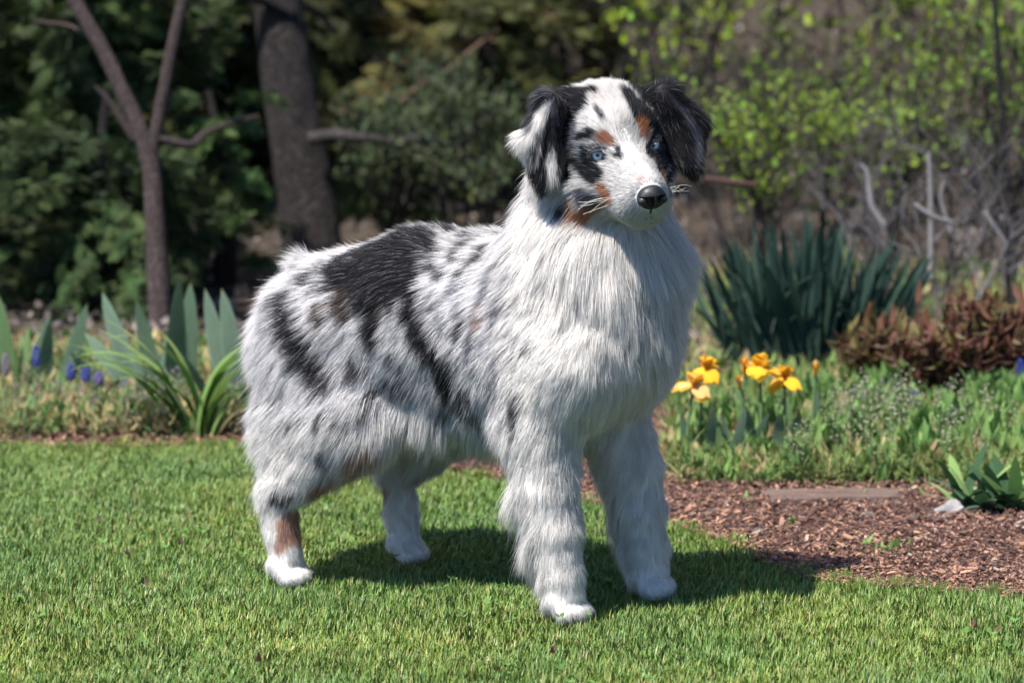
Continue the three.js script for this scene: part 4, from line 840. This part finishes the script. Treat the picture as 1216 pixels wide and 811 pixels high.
// a limb through pixels at one distance, in a tree's own space
const along2 = (t, depth, pts) => pts.map(([x, y, dz = 0]) => at(x, y, depth + dz).sub(t.position));
{
  const d = 6.75, k = d / FOCAL, foot = at(190, 410, d), t = thing('forked_tree', 'slender young tree forking into two bare limbs at the left', 'tree', V(foot.x, hill(foot.x, foot.z) - 0.02, foot.z)), m = bark(0.55, 0.42, 0.40, 1, 3, 0.006);
  mesh('trunk', limb(along2(t, d, [[192, 440], [190, 400], [187, 320], [183, 250], [178, 185]]), 15 * k, 10.5 * k, 1), m, t);
  mesh('limb', limb(along2(t, d, [[179, 200], [168, 160], [148, 115], [122, 60], [98, 18], [70, -30]]), 10 * k, 8 * k, 2), m, t);
  mesh('limb', limb(along2(t, d, [[178, 196], [184, 160], [193, 110], [203, 60], [214, 10], [222, -30]]), 7.5 * k, 6.5 * k, 3), m, t);
  mesh('branch', limb(along2(t, d, [[184, 164], [205, 168], [225, 172], [240, 160, 0.05], [262, 150, 0.1], [305, 138, 0.25]]), 5.5 * k, 2.6 * k, 4, 8), m, t);
  mesh('branch', limb(along2(t, d, [[160, 165], [142, 140], [128, 118], [112, 102]]), 5 * k, 2.5 * k, 5, 8), m, t);
  mesh('branch', limb(along2(t, d, [[112, 45], [80, 30, 0.1], [40, 25, 0.2]]), 3 * k, 1.5 * k, 6, 8), m, t);
}
{
  const d = 8.3, k = d / FOCAL, foot = at(375, 300, d), t = thing('large_tree', 'thick dark grey-brown tree trunk leaning slightly behind the dog back', 'tree', V(foot.x, hill(foot.x, foot.z) - 0.05, foot.z)), m = bark(0.24, 0.21, 0.20, 2, 3, 0.04);
  mesh('trunk', limb(along2(t, d, [[376, 345], [371, 300], [365, 240], [353, 170], [340, 90], [331, 10], [326, -60]]), 37 * k, 28 * k, 7, 22, 40, 0.05), m, t);
  mesh('branch', limb(along2(t, d, [[370, 165, -0.1], [395, 160, -0.15], [430, 163, -0.2], [470, 168, -0.2], [505, 165, -0.2], [560, 190, -0.1]]), 8 * k, 2.5 * k, 8, 8), bark(0.34, 0.34, 0.32, 1, 2, 0.006), t);
  mesh('branch', limb(along2(t, d, [[345, 15, -0.05], [300, -5, -0.1], [250, 2, -0.1], [190, 0, 0]]), 10 * k, 5 * k, 9, 8), m, t);
  mesh('branch', limb(along2(t, d, [[340, 0, 0.1], [370, 10, 0.2], [400, 40, 0.3]]), 6 * k, 3 * k, 10, 8), m, t);
}
// an evergreen: stem, drooping boughs, and flat sprays of needles
const sprays = [0, 1, 2].map((v) => {
  const R = rng(200 + v), pos = [], idx = [];
  const needle = (x, y, z, a, len, w) => { const b = pos.length / 3, c = Math.cos(a), s = Math.sin(a); pos.push(x - w * s * 0.5, y, z - w * 0.5 * c, x + w * s * 0.5, y, z + w * 0.5 * c, x + len * c, y + R.sym(0.12) * len - 0.1 * len, z - len * s); idx.push(b, b + 1, b + 2); };
  for (let twig = 0; twig < 7; twig++) {
    const f = twig / 7, side = twig % 2 ? 1 : -1, base = f * 0.75, ta = twig === 6 ? 0 : side * R.in(0.55, 0.85), L = (1 - f * 0.6) * 0.42;
    for (let k = 0; k < 15; k++) { const q = k / 15 * L, x = base + q * Math.cos(ta), z = -q * Math.sin(ta), y = -0.25 * (base + q) ** 2 + R.sym(0.02); for (const e of [-1, 1]) needle(x, y, z, ta + e * R.in(0.7, 1.0), R.in(0.10, 0.17), 0.022); }
  }
  return buffer(pos, null, idx);
});
const needleM = leafMat(1, 1, 1, { roughness: 0.85, transmission: 0.3, vertexColors: true });
// a bough of unit reach along +x: its stem and some sixty sprays
const BOUGHS = [0, 1, 2, 3].map((v) => {
  const R = rng(230 + v), droop = R.in(0.25, 0.55), pts = [0, 0.35, 0.7, 1].map((f) => V(f, 0.22 * f - droop * f * f, R.sym(0.08) * f)), curve = new THREE.CatmullRomCurve3(pts), list = [];
  const paint = (g, c) => { const n = g.attributes.position.count, col = new Float32Array(n * 3); for (let k = 0; k < n; k++) col.set(c, k * 3); g.setAttribute('color', new THREE.BufferAttribute(col, 3)); g.deleteAttribute('uv'); return g; };
  list.push(paint(tube(pts, 0.016, 0.005, 4, 4), [1.6, 0.9, 1.6]));
  for (let k = 0; k < 125; k++) {
    const f = Math.pow(R(), 0.7), p = curve.getPoint(f), s = R.in(0.11, 0.24) * (1.15 - 0.4 * f), c = tintOf(R, R() < 0.07 ? [1.6, 1.4, 1.4] : [1, 1, 1], 0.35, 0.15);
    list.push(paint(sprays[k % 3].clone().applyMatrix4(pose(p.x, p.y + R.sym(0.12), p.z + R.sym(0.10), R.sym(0.9), R.sym(1.3), R.sym(0.6) - 0.15, s)), [c.r, c.g, c.b]));
  }
  return mergeGeometries(list);
});
function evergreen(label, px, depth, height, radius, count, tone, seed, opt = {}) {
  const R = rng(seed), foot = at(px, 200, depth), t = thing('evergreen', label, 'evergreen', V(foot.x, 0, foot.z), 0, opt.group);
  t.position.y = hill(foot.x, foot.z) - 0.02;
  mesh('trunk', limb([V(0, 0, 0), V(R.sym(0.03), height * 0.5, R.sym(0.03)), V(R.sym(0.05), height, 0)], 0.035, 0.008, seed, 8, 12), bark(0.16, 0.12, 0.10), t);
  const placed = BOUGHS.map(() => []), tints = BOUGHS.map(() => []), nb = Math.round(count / 26);
  for (let i = 0; i < nb; i++) {
    const y = height * (opt.low ?? 0.05) + height * 0.95 * Math.pow(R(), 1.1) * (1 - (opt.low ?? 0.05)), a = R() * 6.283, v = Math.floor(R() * BOUGHS.length);
    const reach = radius * (opt.cone ? 1.1 - 0.8 * y / height : 0.65 + 0.5 * Math.sin(Math.PI * Math.min(1, y / height))) * R.in(0.7, 1.2);
    placed[v].push(pose(R.sym(0.05), y, R.sym(0.05), R.sym(0.7), a, R.sym(0.55), reach, reach * R.in(0.8, 1.2), reach * R.in(0.8, 1.2)));
    tints[v].push(tintOf(R, tone, 0.3, 0.15));
  }
  BOUGHS.forEach((g, v) => { if (placed[v].length) instances('boughs', g, needleM, placed[v], t, tints[v]); });
}
const EV = 'dark evergreens behind the left bed';
evergreen('wide dark evergreen at the far left behind the iris leaves', 45, 7.6, 1.05, 0.42, 1900, [0.072, 0.112, 0.035], 301, { group: EV });
evergreen('brighter small evergreen between forked tree and thick trunk', 262, 7.6, 0.52, 0.17, 900, [0.108, 0.186, 0.059], 302, { group: EV });
evergreen('olive evergreen rising to the top left corner', 40, 9.3, 1.6, 0.5, 1500, [0.136, 0.127, 0.035], 303, { group: EV });
evergreen('tall dark evergreen behind the forked tree limbs', 190, 9.6, 1.9, 0.55, 2000, [0.069, 0.082, 0.026], 304, { group: EV });
evergreen('very dark evergreen mass just left of the thick trunk', 262, 9.6, 1.7, 0.36, 1300, [0.051, 0.067, 0.024], 305, { group: EV });
evergreen('deep dark evergreen right behind the thick trunk', 430, 10.2, 2.2, 0.42, 1300, [0.040, 0.051, 0.021], 306, { group: EV });
evergreen('low green evergreen over the dog back beside the thick trunk', 468, 8.6, 0.50, 0.26, 900, [0.100, 0.142, 0.042], 307, { group: EV, cone: 1 });
evergreen('soft olive-green evergreen left of the dog head', 568, 9.6, 1.02, 0.42, 1000, [0.154, 0.157, 0.050], 308, { group: EV });
evergreen('low dark evergreen between far left iris and forked tree', 130, 7.1, 0.55, 0.3, 1000, [0.064, 0.098, 0.034], 309, { group: EV });

// broad-leaved shrubs: forking twigs and scattered leaves
function twigs(R, n, height, spread, r0, forks) {
  const g = [], ends = [];
  const grow = (p, d, len, r, level) => {
    const mid = p.clone().addScaledVector(d, len * 0.5).add(V(R.sym(len * 0.1), R.sym(len * 0.06), R.sym(len * 0.1))), end = p.clone().addScaledVector(d, len).add(V(R.sym(len * 0.12), 0, R.sym(len * 0.12)));
    g.push(tube([p, mid, end], r, r * 0.65, 5, 4));
    for (const f of [0.35, 0.6, 0.85, 1]) ends.push([p.clone().lerp(end, f), level]);
    if (level < forks) for (let k = 0; k < (level ? 2 : 3); k++) grow(p.clone().lerp(end, R.in(0.5, 1)), d.clone().add(V(R.sym(0.75), R.sym(0.45), R.sym(0.75))).normalize(), len * R.in(0.5, 0.8), r * 0.6, level + 1);
  };
  for (let i = 0; i < n; i++) { const a = R() * 6.283; grow(V(Math.cos(a) * 0.05, 0, Math.sin(a) * 0.05), V(Math.cos(a) * spread * R(), 1, Math.sin(a) * spread * R()).normalize(), height * R.in(0.35, 0.55), r0 * R.in(0.7, 1.2), 0); }
  return { geometry: mergeGeometries(g), ends };
}
const shrubLeaf = leafShape(1, 0.62, 0.2, 0.25, 3);
const wood = (c) => new THREE.MeshStandardMaterial({ color: rgb(c[0] * 0.36, c[1] * 0.36, c[2] * 0.36), bumpMap: barkBump, bumpScale: 0.004, roughness: 0.9 });
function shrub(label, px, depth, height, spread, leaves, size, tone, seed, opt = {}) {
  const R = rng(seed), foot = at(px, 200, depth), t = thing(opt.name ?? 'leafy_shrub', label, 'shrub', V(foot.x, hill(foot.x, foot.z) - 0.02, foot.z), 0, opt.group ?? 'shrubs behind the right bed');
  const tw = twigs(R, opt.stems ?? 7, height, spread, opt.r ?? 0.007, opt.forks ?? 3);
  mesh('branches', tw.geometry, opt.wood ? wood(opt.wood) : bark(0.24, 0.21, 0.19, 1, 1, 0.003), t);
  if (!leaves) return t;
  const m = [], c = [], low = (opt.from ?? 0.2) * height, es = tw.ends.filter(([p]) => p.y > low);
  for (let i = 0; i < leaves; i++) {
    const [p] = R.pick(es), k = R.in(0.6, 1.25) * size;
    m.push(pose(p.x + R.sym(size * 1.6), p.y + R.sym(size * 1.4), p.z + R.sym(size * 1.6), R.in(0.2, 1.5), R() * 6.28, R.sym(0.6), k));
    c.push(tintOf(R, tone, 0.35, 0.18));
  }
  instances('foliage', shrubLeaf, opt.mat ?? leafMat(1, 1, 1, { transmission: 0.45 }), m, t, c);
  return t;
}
const YG = [0.32, 0.42, 0.04];
shrub('yellow-green leafed shrub high behind the dog ear', 905, 9.4, 1.5, 0.45, 1000, 0.040, YG, 401, { forks: 2 });
shrub('yellow-green leafed shrub in the top right, tallest of its row', 1085, 9.8, 1.7, 0.5, 900, 0.040, YG, 402, { forks: 2 });
shrub('loose yellow-green shrub at the top right picture corner', 1195, 9.0, 1.5, 0.4, 700, 0.038, [0.22, 0.32, 0.035], 403, { forks: 2 });
shrub('smaller bright shrub with crisp little leaves right of the dog neck', 945, 7.4, 0.82, 0.45, 900, 0.022, [0.22, 0.33, 0.04], 404);
shrub('sparse bright-leaved shrub above the dark strap leaves', 1040, 7.7, 0.88, 0.5, 620, 0.022, [0.21, 0.31, 0.04], 405);
shrub('sparse green shrub above the red plant at the right', 1160, 7.5, 0.85, 0.5, 500, 0.022, [0.15, 0.25, 0.04], 406);
shrub('low bright green sprout at the dog chest edge', 862, 6.6, 0.24, 0.4, 160, 0.019, [0.28, 0.40, 0.05], 407, { stems: 5, r: 0.003, forks: 2 });
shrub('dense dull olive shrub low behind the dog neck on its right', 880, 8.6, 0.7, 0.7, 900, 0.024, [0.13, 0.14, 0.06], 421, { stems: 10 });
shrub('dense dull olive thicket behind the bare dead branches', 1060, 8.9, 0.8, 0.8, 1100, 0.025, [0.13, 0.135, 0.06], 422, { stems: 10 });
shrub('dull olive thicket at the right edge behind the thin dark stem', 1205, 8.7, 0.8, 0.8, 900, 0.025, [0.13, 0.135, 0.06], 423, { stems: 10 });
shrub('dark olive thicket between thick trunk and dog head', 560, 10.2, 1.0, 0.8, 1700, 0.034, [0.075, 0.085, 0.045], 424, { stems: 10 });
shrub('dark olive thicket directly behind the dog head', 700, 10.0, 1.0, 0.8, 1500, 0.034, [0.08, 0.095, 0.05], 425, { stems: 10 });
const DEADWOOD = 'bare dead shrubs behind the right bed';
shrub('tangle of bare grey dead branches above the red plant', 1110, 6.5, 0.56, 0.7, 0, 0, null, 411, { name: 'dead_shrub', wood: [0.75, 0.70, 0.68], r: 0.005, stems: 5, forks: 4, group: DEADWOOD });
shrub('bare grey dead branches behind the dark strap leaves', 1010, 6.8, 0.55, 0.8, 0, 0, null, 412, { name: 'dead_shrub', wood: [0.62, 0.57, 0.55], r: 0.005, stems: 5, forks: 4, group: DEADWOOD });
shrub('bare twigs at the far right behind the thin dark stem', 1200, 6.7, 0.62, 0.7, 0, 0, null, 413, { name: 'dead_shrub', wood: [0.60, 0.55, 0.53], r: 0.005, stems: 5, forks: 4, group: DEADWOOD });
shrub('fine bare brown twigs right beside the dog ear', 890, 8.2, 0.85, 0.8, 0, 0, null, 414, { name: 'dead_shrub', wood: [0.3, 0.25, 0.23], r: 0.004, stems: 9, forks: 4, group: DEADWOOD });
shrub('bare grey brush between thick trunk and dog head', 520, 10.4, 1.5, 0.8, 0, 0, null, 415, { name: 'dead_shrub', wood: [0.30, 0.26, 0.25], r: 0.010, stems: 12, forks: 4, group: DEADWOOD });
shrub('bare grey brush high behind the dog head', 700, 10.8, 1.5, 0.8, 0, 0, null, 416, { name: 'dead_shrub', wood: [0.28, 0.25, 0.23], r: 0.010, stems: 12, forks: 4, group: DEADWOOD });
shrub('dull green shrub at the top behind the dog head', 640, 11.2, 1.6, 0.5, 1300, 0.04, [0.13, 0.16, 0.06], 417, { forks: 2 });
shrub('dull green shrub at the top between head and bright shrubs', 790, 11.0, 1.6, 0.5, 1500, 0.04, [0.15, 0.21, 0.06], 418, { forks: 2 })
shrub('low dark green shrub over the dog back, left of the two', 492, 8.4, 0.50, 0.6, 1700, 0.026, [0.075, 0.105, 0.045], 419, { stems: 9, group: 'low shrubs over the dog back' });
shrub('low dark green shrub right against the dog neck', 565, 8.2, 0.62, 0.6, 1500, 0.026, [0.08, 0.11, 0.045], 420, { stems: 9, group: 'low shrubs over the dog back' });
{
  const d = 6.75, k = d / FOCAL, f = at(1198, 330, d), t = thing('dark_stem', 'single thin dark upright stem near the right picture edge', 'sapling', V(f.x, hill(f.x, f.z), f.z));
  mesh('trunk', limb(along2(t, d, [[1200, 400], [1197, 290], [1192, 150], [1183, 20], [1178, -40]]), 4.2 * k, 3 * k, 20, 8), bark(0.07, 0.065, 0.065), t);
  mesh('branch', limb(along2(t, d, [[1194, 200], [1165, 165], [1130, 140]]), 2 * k, 1 * k, 21, 6), bark(0.07, 0.065, 0.065), t);
  const stick = (label, pts, r, c, dd, name = 'fallen_branch', grp = 'pale sticks behind the right bed') => { const kk = dd / FOCAL, o = at(pts[0][0], pts[0][1], dd), s = thing(name, label, 'branch', o, 0, grp); mesh('stick', limb(along2(s, dd, pts), r * kk * 0.75, r * kk * 0.5, r, 8), wood(c), s); };
  stick('reddish brown straight stick level with the dog nose', [[838, 212], [870, 216, -0.05], [902, 219, -0.1]], 5, [0.24, 0.11, 0.09], 6.6);
  stick('pale grey upright dead stick behind the strap leaves', [[1106, 330], [1106, 250], [1104, 180]], 5, [0.85, 0.80, 0.77], 6.3);
  stick('pale slanting stick leaning right of the upright dead stick', [[1130, 275], [1118, 235], [1122, 215]], 4, [0.85, 0.80, 0.77], 6.3);
  stick('pale crooked stick above the strap leaves', [[1050, 268], [1036, 245], [1030, 205], [1022, 195]], 6, [0.85, 0.80, 0.77], 6.4);
  stick('pale stick lying across behind the red plant', [[1085, 243], [1110, 258], [1132, 264]], 5, [0.85, 0.80, 0.77], 6.2);
  stick('pale stick slanting down at right behind the red plant', [[1168, 250], [1185, 275], [1196, 290]], 5, [0.85, 0.80, 0.77], 6.2);
  stick('bare orange-brown branch reaching up left of the dog head', [[400, 135], [460, 133], [495, 105], [530, 85, 0.1], [560, 60, 0.2], [592, 35, 0.3]], 6, [0.34, 0.20, 0.12], 8.8, 'bare_branch', 'bare branches before the woods');
  stick('small upright twig rising off the bare orange-brown branch', [[468, 140], [470, 118], [478, 100]], 4, [0.33, 0.22, 0.13], 8.8, 'bare_branch', 'bare branches before the woods');
}
// leaf litter, saplings and far trunks on the slope
{
  const R = rng(500), m = [], c = [];
  for (let i = 0; i < 22000; i++) { const z = -2.0 - Math.pow(R(), 1.6) * 17, x = R.sym(2 + (4 - z) * 0.25); m.push(pose(x, hill(x, z) + R() * 0.02, z, 1.2 + R.sym(0.8), R() * 6.28, R.sym(0.6), R.in(0.018, 0.04))); c.push(tintOf(R, R() < 0.15 ? [0.26, 0.23, 0.22] : [0.12, 0.10, 0.09], 0.45)); }
  const g = new THREE.Group(); g.name = 'leaf_litter'; g.userData = { kind: 'stuff', label: 'grey-brown dead leaf litter covering the wooded slope behind the bed', category: 'leaf litter' };
  scene.add(g);
  instances('litter_leaf', shrubLeaf, new THREE.MeshStandardMaterial({ color: 0xffffff, roughness: 0.9 }), m, g, c);
  const far = [];
  for (let i = 0; i < 60; i++) { const z = -12 - R() * 14, x = R.sym((4 - z) * 0.3), y = hill(x, z); far.push(limb([V(x, y - 0.1, z), V(x + R.sym(0.2), y + 2, z), V(x + R.sym(0.5), y + 5, z)], R.in(0.05, 0.16), R.in(0.04, 0.1), i, 8, 8)); }
  const w = mesh('far_woods', mergeGeometries(far), bark(0.20, 0.18, 0.17, 1, 4), scene, 'stuff');
  w.userData = { kind: 'stuff', label: 'blurred grey tree trunks standing far back on the slope', category: 'woods' };
  const ub = [], uc = [];
  for (let i = 0; i < 9000; i++) { const z = -7 - Math.pow(R(), 1.2) * 14, x = R.sym((4 - z) * 0.3), n = fbm(x * 0.6, z * 0.6, 3, 3); if (n < 0.02 && R() < 0.8) continue; ub.push(pose(x, hill(x, z) + R() * (0.9 + n), z, R.in(0.2, 1.4), R() * 6.28, R.sym(0.5), R.in(0.05, 0.11))); uc.push(tintOf(R, [0.055, 0.075, 0.028], 0.5, 0.25)); }
  for (let i = 0; i < 9000; i++) { const q = i % 2 ? 1 : -1, z = -3.6 - R() * 5, x = q * (0.3 * (4 - z) * 0.62 + 0.25 + R() * 3), n = fbm(x * 0.9, z * 0.9, 8, 3); if (n < -0.05 && R() < 0.85) continue; ub.push(pose(x, hill(x, z) + Math.pow(R(), 1.4) * (0.7 + 1.5 * n), z, R.in(0.2, 1.4), R() * 6.28, R.sym(0.5), R.in(0.03, 0.07))); uc.push(tintOf(R, [0.075, 0.10, 0.035], 0.5, 0.25)); }
  const u = new THREE.Group(); u.name = 'undergrowth'; u.userData = { kind: 'stuff', label: 'dull green undergrowth spread over the far slope', category: 'undergrowth' };
  scene.add(u);
  instances('undergrowth_leaf', shrubLeaf, leafMat(1, 1, 1), ub, u, uc);
}

renderer.render(scene, camera);
